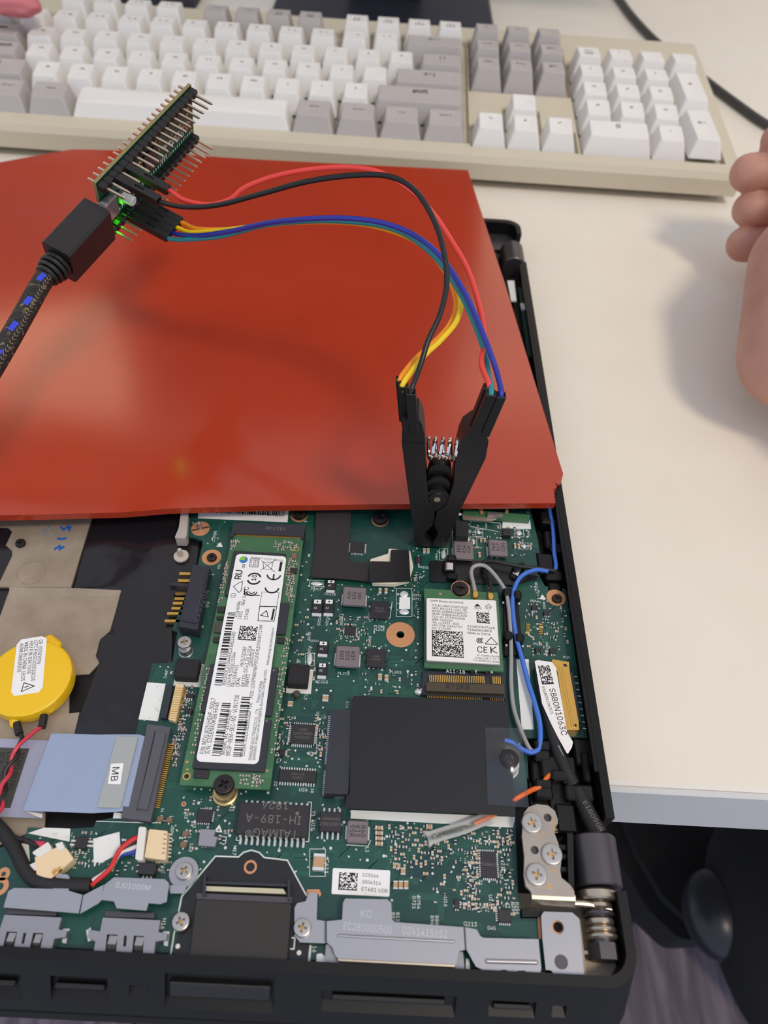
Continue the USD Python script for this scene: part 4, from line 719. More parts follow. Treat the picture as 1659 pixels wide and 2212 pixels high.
part('contacts', [prism([(922 + i * 4, 1496 + i * .15), (924 + i * 4, 1496 + i * .15), (925 + i * 4, 1507 + i * .15), (923 + i * 4, 1507 + i * .15)], 11.2, 12.0) for i in range(42) if i not in (30, 31, 32, 33)], M['gold'], t, kind='stuff', smooth=False)
part('silver_blob', [trimesh.creation.icosphere(2, 1.0).apply_scale([1.3, .9, .8]).apply_translation([*at(x, y, 11.5)[:2], 11.4]) for x, y in ((905, 1495), (916, 1492))], M['solder'], mb)
# NFC connector
part('ribbon_socket', prism([(380, 1477), (397, 1479), (379, 1558), (364, 1554)], ZB, 12.6), M['cream'], mb, label='cream narrow ribbon socket')
part('socket_latch', prism([(361, 1478), (374, 1479), (359, 1552), (346, 1550)], ZB, 12.2), M['conn_k'], mb)
part('socket_pins', [prism([(378 - i * 1.2, 1485 + i * 5), (396 - i * 1.25, 1486 + i * 5), (396 - i * 1.25, 1488 + i * 5), (378 - i * 1.2, 1487 + i * 5)], 12.0, 12.65) for i in range(14)] + [prism([(397 - i * .95, 1486 + i * 4), (402 - i * .95, 1487 + i * 4), (402 - i * .95, 1489 + i * 4), (397 - i * .95, 1488 + i * 4)], 11, 11.4) for i in range(18)], M['gold'], mb, kind='stuff', smooth=False)
# card-reader ribbon socket
t = part('ribbon_socket', prism([(318, 1564), (368, 1571), (325, 1775), (262, 1766), (266, 1741), (278, 1743), (314, 1585)], ZB, 13.0), M['conn_g'], mb, label='long grey ribbon socket with a comb of gold pins')
part('socket_lid', prism([(338, 1580), (358, 1584), (318, 1750), (297, 1746)], 13.0, 13.6), M['conn_g'], t)
part('groove', prism([(334, 1580), (336, 1580), (297, 1752), (295, 1752)], 13.0, 13.04), M['ink'], t)
part('comb_pins', [m for i in range(31) for m in (prism([(362 - i * 1.05, 1606 + i * 4.5), (376 - i * 1.05, 1608 + i * 4.5), (376 - i * 1.05, 1610 + i * 4.5), (362 - i * 1.05, 1608 + i * 4.5)], 11, 11.8),)], M['gold'], t, kind='stuff', smooth=False)
silk2 = None
# speaker connector (cream block, white plug)
t = part('speaker_socket', prism([(322, 1791), (362, 1795), (358, 1858), (312, 1852)], ZB, 14.0, r=.3), M['cream'], mb, label='cream four-way speaker socket')
part('socket_pins', [prism([(361 - i * .5, 1800 + i * 8), (372 - i * .5, 1801 + i * 8), (372 - i * .5, 1804 + i * 8), (361 - i * .5, 1803 + i * 8)], 11, 11.6) for i in range(7)], M['solder'], t, smooth=False)
part('socket_slots', [prism([(354 - i * 1.0, 1801 + i * 10), (360 - i * 1.0, 1802 + i * 10), (360 - i * 1.0, 1804 + i * 10), (354 - i * 1.0, 1803 + i * 10)], 14, 14.05) for i in range(5)], M['cap_br'], t, smooth=False)
# coin-cell socket at the left
t = part('coin_cell_socket', prism([(75, 1851), (132, 1826), (145, 1834), (159, 1856), (104, 1903), (80, 1897)], ZB, 14.0, r=.3), M['cream'], mb, label='cream two-way coin cell socket')
part('socket_pins', [prism([(112, 1884), (118, 1876), (121, 1880), (115, 1890)], 13.5, 14.6), prism([(122, 1877), (130, 1872), (132, 1877), (124, 1884)], 13.5, 14.6)], M['gold'], t)
part('white_cap', [prism([(119, 1823), (134, 1818), (140, 1832), (126, 1838)], 12, 14.6), prism([(64, 1868), (80, 1860), (86, 1876), (70, 1884)], 12, 13.6)], M['conn_w'], t)
# gold display connector
t = part('display_connector', prism([(1193, 1424), (1229, 1430), (1231, 1452), (1250, 1560), (1251, 1577), (1223, 1577), (1204, 1450), (1192, 1432)], ZB, 13.2), M['gold'], mb, label='gold shell of the display cable connector')
part('ridge', [line_px([(1208, 1440), (1236, 1572)], .25, 13.2, .12), line_px([(1214, 1440), (1241, 1572)], .25, 13.2, .12)], M['gold'], t)
part('black_edge', prism([(1231, 1450), (1237, 1451), (1255, 1560), (1249, 1560)], ZB, 12.6), M['conn_k'], t)
part('slot', [prism([(1217, 1434), (1224, 1435), (1225, 1440), (1218, 1439)], 13.2, 13.24), prism([(1238, 1563), (1245, 1564), (1246, 1570), (1239, 1569)], 13.2, 13.24)], M['ink'], t)
part('pin_marks', [prism([(1240 + i * 2.4, 1460 + i * 14), (1247 + i * 2.4, 1461 + i * 14), (1247 + i * 2.4, 1463 + i * 14), (1240 + i * 2.4, 1462 + i * 14)], ZB, ZB + .05) for i in range(9)], M['white'], mb, smooth=False)
for x in (1141, 1168): part('contact_comb', [prism([(x - 4, 1347 + k * 4), (x + 4, 1348 + k * 4), (x + 4, 1350 + k * 4), (x - 4, 1349 + k * 4)], 11, 11.4) for k in range(6)], M['gold'], mb, smooth=False)
part('side_bracket', prism([(1236, 1335), (1241, 1336), (1253, 1420), (1258, 1428), (1250, 1430)], ZB, 12), M['steel'], mb, label='thin silver bracket at the board edge')
# small riser board under the far edge
part('riser_board', prism([(1000, 1100), (1145, 1112), (1144, 1124), (1085, 1120), (1000, 1112)], ZB + .4, 13.0), M['pcb2'], mb, label='narrow green riser board by the clip')
part('riser_contact', prism([(1054, 1106), (1085, 1108), (1086, 1115), (1053, 1114)], 13, 14.0), M['steel'], mb); part('riser_contact', prism([(1034, 1098), (1044, 1098), (1044, 1109), (1038, 1108)], 13, 13.6), M['copper'], mb); part('riser_contact', prism([(1092, 1099), (1098, 1099), (1098, 1106), (1092, 1106)], 13, 13.6), M['copper'], mb)
part('silver_foil', prism([(998, 1110), (1078, 1118), (1062, 1126), (1000, 1122)], 12.4, 12.8), mat('foil_grey', (170, 158, 140), .35, metal=.6, bump=.5, bscale=800), mb)
part('foil_tab', rbox((*at(991, 1111, 13)[:2], 12.6), (1.8, .9, .9), .3), M['conn_w'], mb)
# ================= screws =================
M['scr_s'] = mat('screw_nickel', (186, 182, 178), .34, metal=.85, bump=.08, bscale=3000); M['scr_k'] = mat('screw_black', (52, 46, 46), .4, metal=.6, bump=.1, bscale=3000); M['recess'] = mat('screw_recess', (214, 170, 112), .35, metal=.9); M['recess_k'] = mat('screw_recess_dark', (58, 52, 50), .4, metal=.7)
def make_screw(name, label, px, z, r, h, dark, group, turn):
    o = np.array([*at(*px, z + h)[:2], z]); t = thing(name, label, 'screw', o, group)
    head = mani(lathe([(0, 0), (r, 0), (r, h * .62), (r * .93, h * .9), (r * .8, h), (0, h)], (0, 0, 0), 36))
    a = math.radians(turn); R = np.array([[math.cos(a), -math.sin(a), 0], [math.sin(a), math.cos(a), 0], [0, 0, 1.0]]); cross = None
    for k in range(2):
        L = r * 1.06; w = r * .26; b_ = hull([(s * (L / 2 - (.0 if z_ else .25 * r)), e * w / 2 * (1 if z_ else .6), h + .05 if z_ else h * .35) if k == 0 else (e * w / 2 * (1 if z_ else .6), s * (L / 2 - (.0 if z_ else .25 * r)), h + .05 if z_ else h * .35) for s in (-1, 1) for e in (-1, 1) for z_ in (0, 1)])
        b_.vertices = np.array(b_.vertices) @ R.T; head = head - mani(b_)
    hm_ = to_tm(head); hm_.apply_translation(o); part('head', hm_, M['scr_k' if dark else 'scr_s'], t, smooth=30)
    part('cross_recess', disc(o, r * .6, z + h * .32, z + h * .37, 20), M['recess_k' if dark else 'recess'], t); part('shank', disc(o, r * .45, z - 1.0, z, 14), M['scr_k' if dark else 'scr_s'], t)
    return t
SS = make_screw('machine_screw', 'silver cross-head screw on the tall post above the narrow ribbon socket', (398, 1386), 13.4, 1.95, 1.1, False, 'silver screws', 20)
for px, z, lab, tn in (((397, 1880), 12.0, 'silver cross-head screw on the bracket tab beside the transformer module', 40), ((390, 1990), 12.2, 'silver cross-head screw left of the black network door', 10), ((653, 2003), 12.6, 'silver cross-head screw on the bracket right of the black network door', 60), ):
    copy_of(SS, 'machine_screw', lab, [*at(*px, z + 1.1)[:2], z], tn, 'silver screws', 'screw')
HS = make_screw('machine_screw', 'uppermost silver screw on the hinge bracket', (1150, 1776), 16.0, 2.45, .8, False, 'hinge bracket screws', 25)
for px, z, lab, tn in (((1193, 1844), 16.0, 'middle silver screw on the hinge bracket', 70), ((1160, 1888), 16.0, 'lowest silver screw on the hinge bracket', 50)):
    copy_of(HS, 'machine_screw', lab, [*at(*px, z + .8)[:2], z], tn, 'hinge bracket screws', 'screw')
BS = make_screw('black_screw', 'black screw head in the copper ring left of the drive', (457, 1202), 11.1, 1.5, .9, True, 'black screws', 15)
for px, z, lab, tn, sc in (((1204, 1291), 11.1, 'black screw in the copper ring near the laptop rear edge', 30, 1), ((43, 1171), 10.2, 'black screw in the bare metal plate at the left', 10, 1.0)):
    copy_of(BS, 'black_screw', lab, [*at(*px, z + .9)[:2], z], tn, 'black screws', 'screw')
BB = make_screw('large_black_screw', 'wide black screw holding the near end of the drive', (483, 1693), 15.2, 2.45, 1.3, True, 'wide black screws', 35)
for px, z, lab, tn in (((995, 1269), 14.0, 'wide black screw at the far end of the wireless card', 45), ((1101, 1637), 15.2, 'wide black screw under the clear tape', 10), ((647, 1105), 11.6, 'wide black screw at the red mat edge beside the address label', 0), ((822, 1116), 11.6, 'wide black screw at the red mat edge left of the test clip', 20)):
    copy_of(BB, 'large_black_screw', lab, [*at(*px, z + 1.3)[:2], z], tn, 'wide black screws', 'screw')
def standoff(px, z0, z1, r, lab, mt, n=28): 
    c = at(*px, z1); return solo('standoff', lathe([(0, z0), (r * 1.15, z0), (r * 1.15, z0 + .8), (r, z0 + 1.0), (r, z1 - .5), (r * .95, z1), (0, z1)], (c[0], c[1], 0), n), mt, lab, 'standoff')
standoff((399, 1398), 10.2, 13.3, 1.8, 'pale metal post under the silver screw at the board edge', M['steel'])
standoff((484, 1706), 11.0, 14.0, 2.7, 'brass washer post under the near end of the drive', mat('brass_pale', (206, 178, 128), .35, metal=.8, bump=.2, bscale=1500))
standoff((1104, 1650), 11.0, 15.1, 2.2, 'pale post under the screw beneath the clear tape', M['label_m'])
# ================= solid state drive =================
ssd = thing('solid_state_drive', 'long green solid state drive with a white printed label beside the board middle', 'drive', (-32, 98, 14))
sx0, sy0 = -43.18, 60.51; ZS = 15.0
sp_ = sbox(sx0, sy0, sx0 + 22, sy0 + 79.5).difference(Point(sx0 + 11, sy0 - .4).buffer(2.3)).difference(Point(*at(403, 1677, ZS)[:2]).buffer(.6))
part('circuit_board', extr(sp_, ZS - .8, ZS), M['pcb2'], ssd, smooth=False)
def on_ssd(name, a, b_, z1, mt, **k): return part(name, box_px(a, b_, ZS, z1, .1), mt, ssd, **k)
M['mem'] = mat('memory_black', (44, 44, 52), .4, bump=.05, bscale=4000)
on_ssd('memory_chip', (505, 1189), (604, 1292), 16.0, M['mem']); on_ssd('memory_chip', (556, 1298), (616, 1370), 16.0, M['mem']); on_ssd('memory_chip', (455, 1434), (587, 1546), 16.0, M['mem']); on_ssd('memory_chip', (438, 1547), (571, 1667), 16.0, M['mem'])
part('memory_dot', [disc(at(592, 1448, 16), .35, 16, 16.03, 12), disc(at(576, 1557, 16), .35, 16, 16.03, 12)], M['chip_ink'], ssd)
for a, b_ in (((420, 1662), (449, 1681)), ((471, 1309), (484, 1322)), ((462, 1375), (473, 1387)), ((600, 1376), (613, 1389)), ((628, 1226), (641, 1237)), ((469, 1330), (480, 1338))): on_ssd('chip', a, b_, 15.8, M['chip'])
on_ssd('chip', (466, 1344), (482, 1366), 15.9, M['ind_side']); on_ssd('chip', (630, 1194), (640, 1205), 15.9, M['cap_br'])
rs = random.Random(5); e1, e2_, e3 = [], [], []
def ssd_bits(poly, n, sep):
    P = wpoly(poly, ZS); x0, y0, x1, y1 = P.bounds; g = []
    for _ in range(n * 40):
        if len(g) >= n: break
        q = (round(rs.uniform(x0, x1) / .5) * .5, round(rs.uniform(y0, y1) / .5) * .5)
        if P.contains(Point(q)) and all(abs(q[0] - u[0]) + abs(q[1] - u[1]) > sep for u in g): g.append(q)
    for q in g: r_ = rs.choice((0, 90)); e1.append(bx((*q, ZS), (.5, .45, .35), r_)); c_ = math.cos(math.radians(r_)); s_ = math.sin(math.radians(r_)); e2_.extend(bx((q[0] + k * .35 * c_, q[1] + k * .35 * s_, ZS), (.22, .46, .36), r_) for k in (-1, 1))
ssd_bits([(622, 1205), (640, 1205), (632, 1300), (617, 1300)], 44, .8); ssd_bits([(595, 1170), (645, 1172), (640, 1190), (590, 1188)], 18, .9); ssd_bits([(500, 1168), (520, 1168), (505, 1186), (498, 1186)], 8, .8); ssd_bits([(613, 1375), (625, 1375), (600, 1640), (585, 1640)], 30, 1.2); ssd_bits([(448, 1445), (458, 1445), (420, 1630), (412, 1630)], 24, 1.1); ssd_bits([(488, 1215), (496, 1215), (478, 1300), (470, 1300)], 16, .9); ssd_bits([(521, 1675), (536, 1675), (534, 1695), (519, 1695)], 7, 1.1); ssd_bits([(546, 1676), (566, 1678), (564, 1698), (544, 1696)], 9, .8)
part('small_parts', e1, M['cap_br'], ssd, kind='stuff', smooth=False); part('component_ends', e2_, M['solder'], ssd, kind='stuff', smooth=False)
part('gold_pads', [disc(at(x, y, ZS), r_, ZS, ZS + .04, 12) for x, y, r_ in ((632, 1189, .35), (404, 1646, .35), (405, 1662, .3), (577, 1665, .3))], M['gold'], ssd)
part('hole_ring', [ring(at(403, 1677, ZS), .6, .95, ZS, ZS + .04), ring(at(641, 1186, ZS), .5, .8, ZS, ZS + .04)], M['gold'], ssd)
lp0, lp1 = at(510, 1196, 16.15), at(561, 1651, 16.15)
ldx = .0
def lquad(): 
    P = [at(x, y, 16.15)[:2] for x, y in ((511, 1196), (619, 1202), (558, 1651), (423, 1645))]; return Polygon(P).buffer(-1.3).buffer(1.3, quad_segs=6)
lab = part('label', extr(lquad(), 16.05, 16.15), M['label'], ssd, label='white printed label')
ZL = 16.15; T, Bc = [], []
def up(s, px, h, px_end=None, sq=1.0, bold=False):
    """A line of print running up the label from photo point px to px_end."""
    m = text_at(s, (0, 0), h, ZL, thick=.02, bold=bold); w0 = m.bounds[1][0] - m.bounds[0][0]; a, e = at(*px, ZL), at(*(px_end or px), ZL)
    if px_end: sq = np.linalg.norm((e - a)[:2]) / w0
    T.append(text_at(s, a[:2], h, ZL, rot=90 + (math.degrees(math.atan2(-(e - a)[0], (e - a)[1])) if px_end else 0), thick=.02, squeeze=sq, bold=bold))
up('P/N: MZVLW256HEHP-000L7', (441, 1629), 1.15, (466, 1509)); up('S/N: S35ENX0K869645', (452, 1629), 1.15, (474, 1518)); up('Model: MZ-VLW2560', (485, 1631), 1.15, (500, 1535)); up('MSIP-REM-SEC-MZ-VLW1T00', (497, 1633), 1.15, (517, 1502)); up('EUI64: 002538B881B2F966', (528, 1634), 1.15, (545, 1519)); up('PSID: 1CR3PN8D9NEP3YCAYD9LDVF8UKV7J7WF', (546, 1509), .95, (568, 1350))
up('SAMSUNG ELECTRONICS CO., LTD.', (543, 1643), .8, (560, 1531)); up('Product of CHINA', (560, 1518), .8, (568, 1472)); up('WARNING: Product can be damaged by Electrostatic Discharge (ESD).', (551, 1643), .68, (577, 1446)); up('www.samsung.com/semiconductor', (580, 1437), .75, (593, 1356))
up('8SSSS0L25044G3CX8802400', (487, 1481), 1.0, (509, 1366)); up('LEN P/N SSS0L25044', (497, 1484), 1.0, (510, 1410)); up('FRU 00UP435', (507, 1484), 1.0, (515, 1437)); up('OPAL', (517, 1484), 1.0, (519, 1463)); up('RATED: DC+3.3V 2.91A', (528, 1484), 1.0, (544, 1396)); up('PM961', (537, 1484), 1.0, (540, 1457)); up('FW 5L7QCXB7', (526, 1440), 1.0, (533, 1398)); up('12AUG2018', (545, 1441), 1.0, (550, 1404)); up('PCIe NVMe', (513, 1334), .95, (520, 1300)); up('1832', (521, 1338), .95, (524, 1322)); up('256GB', (534, 1339), .95, (538, 1316)); up('REV 0', (528, 1308), .95, (531, 1289))
def bars(px0, px1, wpx, seed):
    """A bar code running up from px0 to px1, its bars wpx pixels wide at the start."""
    r_ = random.Random(seed); a, e = at(*px0, ZL)[:2], at(*px1, ZL)[:2]; d = e - a; L_ = np.linalg.norm(d); d = d / L_; n_ = np.array([d[1], -d[0]]); w = np.linalg.norm((at(px0[0] + wpx, px0[1], ZL) - at(*px0, ZL))[:2]); s = 0
    while s < L_:
        t = r_.choice((.2, .2, .4, .6)); P = [a + d * s, a + d * min(s + t, L_), a + d * min(s + t, L_) + n_ * w, a + d * s + n_ * w]; Bc.append(extr(Polygon(P), ZL, ZL + .02)); s += t + r_.choice((.22, .22, .45))
bars((457, 1632), (480, 1518), 20, 1); bars((503, 1634), (522, 1505), 20, 2); bars((463, 1480), (493, 1322), 16, 3)
def cells(c0, c1, n, m, seed, z):
    """Square dot-matrix mark between two photo points."""
    r_ = random.Random(seed); a, b_ = at(*c0, z)[:2], at(*c1, z)[:2]; out = []; dx, dy = (b_[0] - a[0]) / n, (b_[1] - a[1]) / m
    for j in range(m):
        i = 0
        while i < n:
            k = i
            while k < n and (j == m - 1 or k == 0 or r_.random() < .52): k += 1
            if k > i: out.append(bx(((a[0] + dx * (i + k) / 2), a[1] + dy * (j + .5), z), (abs(dx) * (k - i), abs(dy) * 1.02, .02)))
            i = k + 1
    return out
Bc += cells((519, 1352), (552, 1384), 22, 20, 4, ZL)
# marks: circle, CE, recycling bin, boxes, triangle
def arc(c, r, w, a0, a1, z=ZL):
    p = [(c[0] + r * math.cos(math.radians(a)), c[1] + r * math.sin(math.radians(a))) for a in np.linspace(a0, a1, 20)]; return extr(LineString(p).buffer(w / 2, cap_style='flat'), z, z + .02)
def lline(px, w=.16, z=ZL, closed=False): return line_px(px, w, z, .02, closed)
c = at(549, 1250, ZL); Bc += [arc(c, 1.9, .5, 20, 160), arc(c, 1.9, .5, 200, 340)]; T.append(text_at('10', (c[0] + .6, c[1] - .9), 1.3, ZL, rot=90, thick=.02, bold=True))
c = at(592, 1240, ZL); Bc += [arc(c, 2.0, .45, 180 + 10, 360 - 10), bx((c[0], c[1] - 1.0, ZL), (.45, 1.9, .02))]; c = at(588, 1268, ZL); Bc += [arc(c, 2.0, .45, 190, 350)]
c = at(544, 1277, ZL); Bc += [arc(c, 1.5, .35, 190, 350), arc(c, .8, .3, 190, 350)]; Bc += [lline([(528, 1285), (561, 1286)], .3), lline([(528, 1285), (529, 1272)], .3)]
up('KC', (535, 1284), 1.4); up('RU', (520, 1253), 1.9, None, 1.0, True); up('US', (528, 1228), .8, None, 1.0, True)
Bc += [lline([(541, 1207), (560, 1208), (557, 1225), (539, 1224)], .16, ZL, True), lline([(544, 1210), (557, 1211), (555, 1222), (542, 1221)], .12, ZL, True), lline([(565, 1211), (594, 1236)], .14), lline([(597, 1208), (563, 1232)], .14), lline([(568, 1214), (590, 1215), (586, 1230), (570, 1229)], .14, ZL, True), lline([(608, 1214), (604, 1234)], .75)]
up('I3V', (552, 1221), .8)
Bc += [lline([(504, 1267), (518, 1258), (524, 1256), (521, 1276), (516, 1280)], .18, ZL, True), lline([(566, 1279), (603, 1280), (598, 1310), (561, 1309)], .12, ZL, True), lline([(561, 1310), (598, 1311), (592, 1342), (557, 1341)], .18, ZL, True), lline([(563, 1329), (576, 1319), (579, 1333)], .22, ZL, True), lline([(592, 1315), (587, 1339)], .55)]
c = at(504, 1286, ZL); Bc += [arc(c, .7, .12, 0, 360), bx((c[0], c[1], ZL), (.9, .12, .02))]
up('WARRANTY VOID IF REMOVED', (541, 1202), .5); T.pop(); T.append(text_at('WARRANTY VOID IF REMOVED', at(541, 1206, ZL)[:2], .62, ZL, rot=-3, thick=.02, squeeze=.78))
part('print', T + Bc, M['ink'], lab, smooth=False)
c = at(526, 1209, ZL); part('logo', disc(c, 1.25, ZL, ZL + .02, 28), mat('logo_blue', (52, 120, 190), .4), lab); part('logo_patch', extr(Point(c[0], c[1]).buffer(1.25).intersection(sbox(c[0] - 2, c[1] - .2, c[0] + .4, c[1] + 2)), ZL + .02, ZL + .035), mat('logo_green', (140, 190, 70), .4), lab)
# ================= wireless card =================
wf = thing('wireless_card', 'small green wireless card under a white label with two gold aerial sockets', 'card', (27, 106, 13))
wx0, wy0 = 16.43, 92.15
part('circuit_board', extr(sbox(wx0, wy0 + 4.0, wx0 + 22, wy0 + 30).difference(Point(*at(995, 1269, 14)[:2]).buffer(1.7)), 13.2, 14.0), M['pcb2'], wf, smooth=False)
sh = wpoly([(920, 1293), (1072, 1298), (1081, 1437), (921, 1428)], 15.2)
part('shield', extr(sh, 14.0, 15.15), M['steel'], wf); wl = part('label', extr(wpoly([(922, 1292), (1071, 1297), (1080, 1435), (922, 1426)], 15.25).buffer(-.4).buffer(.4), 15.15, 15.25), M['label_m'], wf, label='white printed label with a square dot code')
ZW = 15.25; T = []
def wt(s, px, h, sq=.92): T.append(text_at(s, at(*px, ZW)[:2], h, ZW, rot=-1, thick=.02, squeeze=sq))
wt('Intel\u00ae Model: 8265NGW', (928, 1299), .62, 1.0)
for k, s in enumerate(('T P/N: G86C0007J510', 'SPS: 851592-001, 0E', 'WFM: 00BB8060DA27', 'BDM: 00BB8060DA2B', 'FCC ID: PD98265NG', 'MM: 948658', 'TA: J29831-005', 'FRU P/N: 01AX702', 'EC: 273681')): wt(s, (933, 1309.5 + 6.1 * k), .68, 1.02)
for k, s in enumerate(('9S5W10K97448', 'T18A8842BP8', 'Made in China')): wt(s, (1009, 1355 + 7 * k), .72, 1.0)
wt('MAIN', (1025, 1315), .6); wt('AUX', (1049, 1316), .6); wt('2', (1031, 1321), .5); wt('1', (1054, 1322), .5)
for k, s in enumerate(('IC: 1000M-8265NG', 'Anatel: 03877-16-02198', 'FTA APPROVED MODEL')): wt(s, (1030 - 4 * k, 1417 + 5.5 * k), .5, .98)
wt('CE', (1030, 1409), 1.9, .9)
T += cells((933, 1361), (1002, 1421), 40, 36, 8, ZW) + cells((1029, 1322), (1058, 1347), 18, 17, 9, ZW)
T += [extr(Polygon([at(1024, 1310, ZW)[:2], at(1038, 1310, ZW)[:2], at(1031, 1304, ZW)[:2]]), ZW, ZW + .02), lline([(1048, 1311), (1062, 1312), (1055, 1305)], .14, ZW, True), lline([(1048, 1391), (1075, 1392), (1061, 1377)], .2, ZW, True), lline([(1060, 1397), (1061, 1411)], .3, ZW), lline([(1061, 1404), (1072, 1397)], .25, ZW), lline([(1061, 1404), (1074, 1411)], .25, ZW)]
for k in range(4): T.append(arc(at(1036 + 3.4 * k, 1384, ZW), .8, .22, 110, 250, ZW))
part('print', T, M['ink'], wl, smooth=False)
silkw = [text_at(s, at(x, y, 14)[:2], h, 14.0, thick=.03) for s, x, y, h in (('A11-18', 963, 1453, 1.0), ('E', 1026, 1454, .9), ('A', 1059, 1455, .9))]; part('board_print', silkw, M['white'], wf, smooth=False)
part('edge_notch', [disc(at(1020, 1450, 14), .45, 14, 14.05, 12), disc(at(1052, 1452, 14), .45, 14, 14.05, 12)], M['ink'], wf)
part('screw_ring', ring(at(995, 1272, 14), 1.7, 2.9, 14.0, 14.05), M['copper'], wf); part('test_pad', disc(at(951, 1283, 14), .4, 14.0, 14.05, 14), M['copper'], wf)
for x, y in ((1027, 1287), (1060, 1291)):
    c = at(x, y, 15); t = part('aerial_plug', [lathe([(0, 14.0), (.95, 14.0), (.95, 15.0), (.7, 15.4), (0, 15.4)], (c[0], c[1], 0), 20), hull([(c[0] + a, c[1] + b_, z) for a, b_ in ((-.8, .3), (.8, .3), (-.45, 2.2), (.45, 2.2)) for z in (14.5, 15.2)]), rbox((c[0], c[1] + 2.8, 14.4), (.85, 1.8, .8), .2)], M['gold'], wf, label='gold snap-on aerial plug')
# ================= black covers, tapes, foam =================
solo('memory_cover', [prism([(764, 1503), (1050, 1512), (1096, 1515), (1099, 1542), (1114, 1763), (1050, 1759), (746, 1746), (749, 1718), (755, 1716), (760, 1512)], 15.0, 15.25, r=.5)], mat('memory_cover_black', (18, 18, 25), .5, bump=.06, bscale=5000), 'matt black insulating cover over the memory module right of the drive', 'cover')
t = thing('memory_socket', 'black memory socket edge along the left of the black memory cover', 'socket', at(728, 1620, 11))
part('housing', prism([(716, 1532), (764, 1534), (752, 1716), (699, 1714)], 11, 14.6), M['conn_k'], t); part('pin_comb', [prism([(709 - i * .33, 1546 + i * 4.4), (717 - i * .33, 1546.5 + i * 4.4), (717 - i * .33, 1548.5 + i * 4.4), (709 - i * .33, 1548 + i * 4.4)], 11, 11.9) for i in range(38) if i not in (24, 25, 26)], M['solder'], t, kind='stuff', smooth=False)
part('silver_latch', prism([(697, 1711), (746, 1716), (744, 1723), (697, 1719)], 11, 12.5), M['steel'], t)
def soft(name, px, z0, z1, mt, lab, cat, r=.4): return solo(name, prism(px, z0, z1, r=r), mt, lab, cat)
soft('felt_tape', [(683, 1060), (760, 1060), (757, 1135), (752, 1212), (795, 1216), (797, 1256), (748, 1251), (672, 1246), (676, 1216), (681, 1180)], 12.3, 12.7, M['tape_felt'], 'wide dusty black felt tape running out from under the red mat', 'tape', .3)
soft('glossy_tape', [(800, 1212), (843, 1213), (845, 1187), (883, 1188), (887, 1255), (797, 1257)], 13.4, 13.8, M['tape'], 'glossy black L-shaped tape at the end of the felt tape', 'tape', .5)
soft('foam_strip', [(800, 1208), (838, 1196), (840, 1185), (886, 1190), (893, 1224), (884, 1254), (850, 1262), (804, 1260)], 11.5, 13.0, mat('foam_cream', (222, 214, 192), .8), 'cream foam showing under the glossy black tape', 'foam')
def foam_block(a, b_, z1, lab, base=None):
    t = thing('foam_block', lab, 'foam', at(*a, 11)); part('block', box_px(a, b_, 11.1, z1, .25), M['foam'], t)
    cx, cy, w, d = wh(a, b_, z1); part('base_pad', bx((cx + .35, cy - .5, 11), (w + 1.2, d + 1.4, .25)), M['conn_w'], t)
foam_block((983, 1124), (1013, 1158), 17.0, 'black foam block beside the test clip foot')
foam_block((625, 1433), (664, 1478), 14.5, 'black foam block right of the drive'); foam_block((383, 1421), (424, 1463), 14.5, 'black foam block left of the drive')
soft('insulating_film', [(928, 1211), (985, 1212), (1000, 1207), (1060, 1214), (1095, 1216), (1135, 1240), (1163, 1244), (1158, 1251), (1107, 1264), (1080, 1262), (929, 1256)], 11.2, 11.6, M['tape'], 'black insulating film along the far end of the wireless card', 'film')
soft('heat_pad', [(905, 1178), (930, 1178), (930, 1190), (905, 1190)], 11.05, 11.2, M['pcb'], 'dark green pad in front of the test clip foot', 'pad')
t = thing('cable_hook', 'black moulded cable hook with a bare metal face on the insulating film', 'cable clip', at(972, 1228, 11.6))
part('hook', [rbox((*at(971, 1222, 13)[:2], 11.6), (3.6, 4.2, 1.8), .4), rbox((*at(975, 1208, 13)[:2], 11.6), (2.8, 2.0, 2.8), .4), rbox((*at(977, 1246, 13)[:2], 11.6), (3.0, 2.0, 2.4), .4)], M['shell_in'], t); part('metal_face', rbox((*at(971, 1223, 13.4)[:2], 13.2), (2.4, 2.6, .4), .15), M['chrome'], t)
t = thing('cable_hook', 'black moulded cable hook holding the blue cable at its bend', 'cable clip', at(1125, 1225, 11.6))
part('hook', [rbox((*at(1122, 1222, 14)[:2], 11.2), (4, 2.2, 2.8), .4, 25), rbox((*at(1113, 1238, 13)[:2], 11.2), (3.4, 2.4, 1.6), .4, 60)], M['shell_in'], t); part('metal_face', rbox((*at(1117, 1234, 13)[:2], 12.4), (2.6, 2.0, .5), .15, 60), M['chrome'], t)
t = thing('cable_guide', 'black plastic guide strip carrying the grey and blue cables beside the wireless card', 'cable guide', at(1110, 1350, 11))
part('rail', prism([(1089, 1272), (1116, 1274), (1131, 1412), (1090, 1417)], 11.0, 12.2, r=.3), M['shell_in'], t)
for x, y in ((1095, 1279), (1118, 1284), (1098, 1372), (1123, 1377)): part('hook', rbox((*at(x, y, 14)[:2], 11.2), (2.4, 2.6, 3.4), .5), M['shell_in'], t)
part('pegs', [trimesh.creation.icosphere(1, .4).apply_translation(at(x, y, 12.3)) for x, y in ((1087, 1302), (1121, 1304), (1094, 1394), (1129, 1396))], M['solder'], t)
def clear_mat(name, tint, rough, f=.25):
    n = {'t': ('transparent_bsdf', {'color': tint}), 'g': ('glossy_bsdf', {'roughness': rough, 'color': (.9, .9, .95)}), 'f': ('fresnel', {'IOR': 1.45}), 'm': ('mix_closure', {})}
    return usdkit.material(stage, '/World/Looks/' + name, n, [('f.fac', 'm.fac'), ('t.BSDF', 'm.closure1'), ('g.BSDF', 'm.closure2')], surface='m.closure')
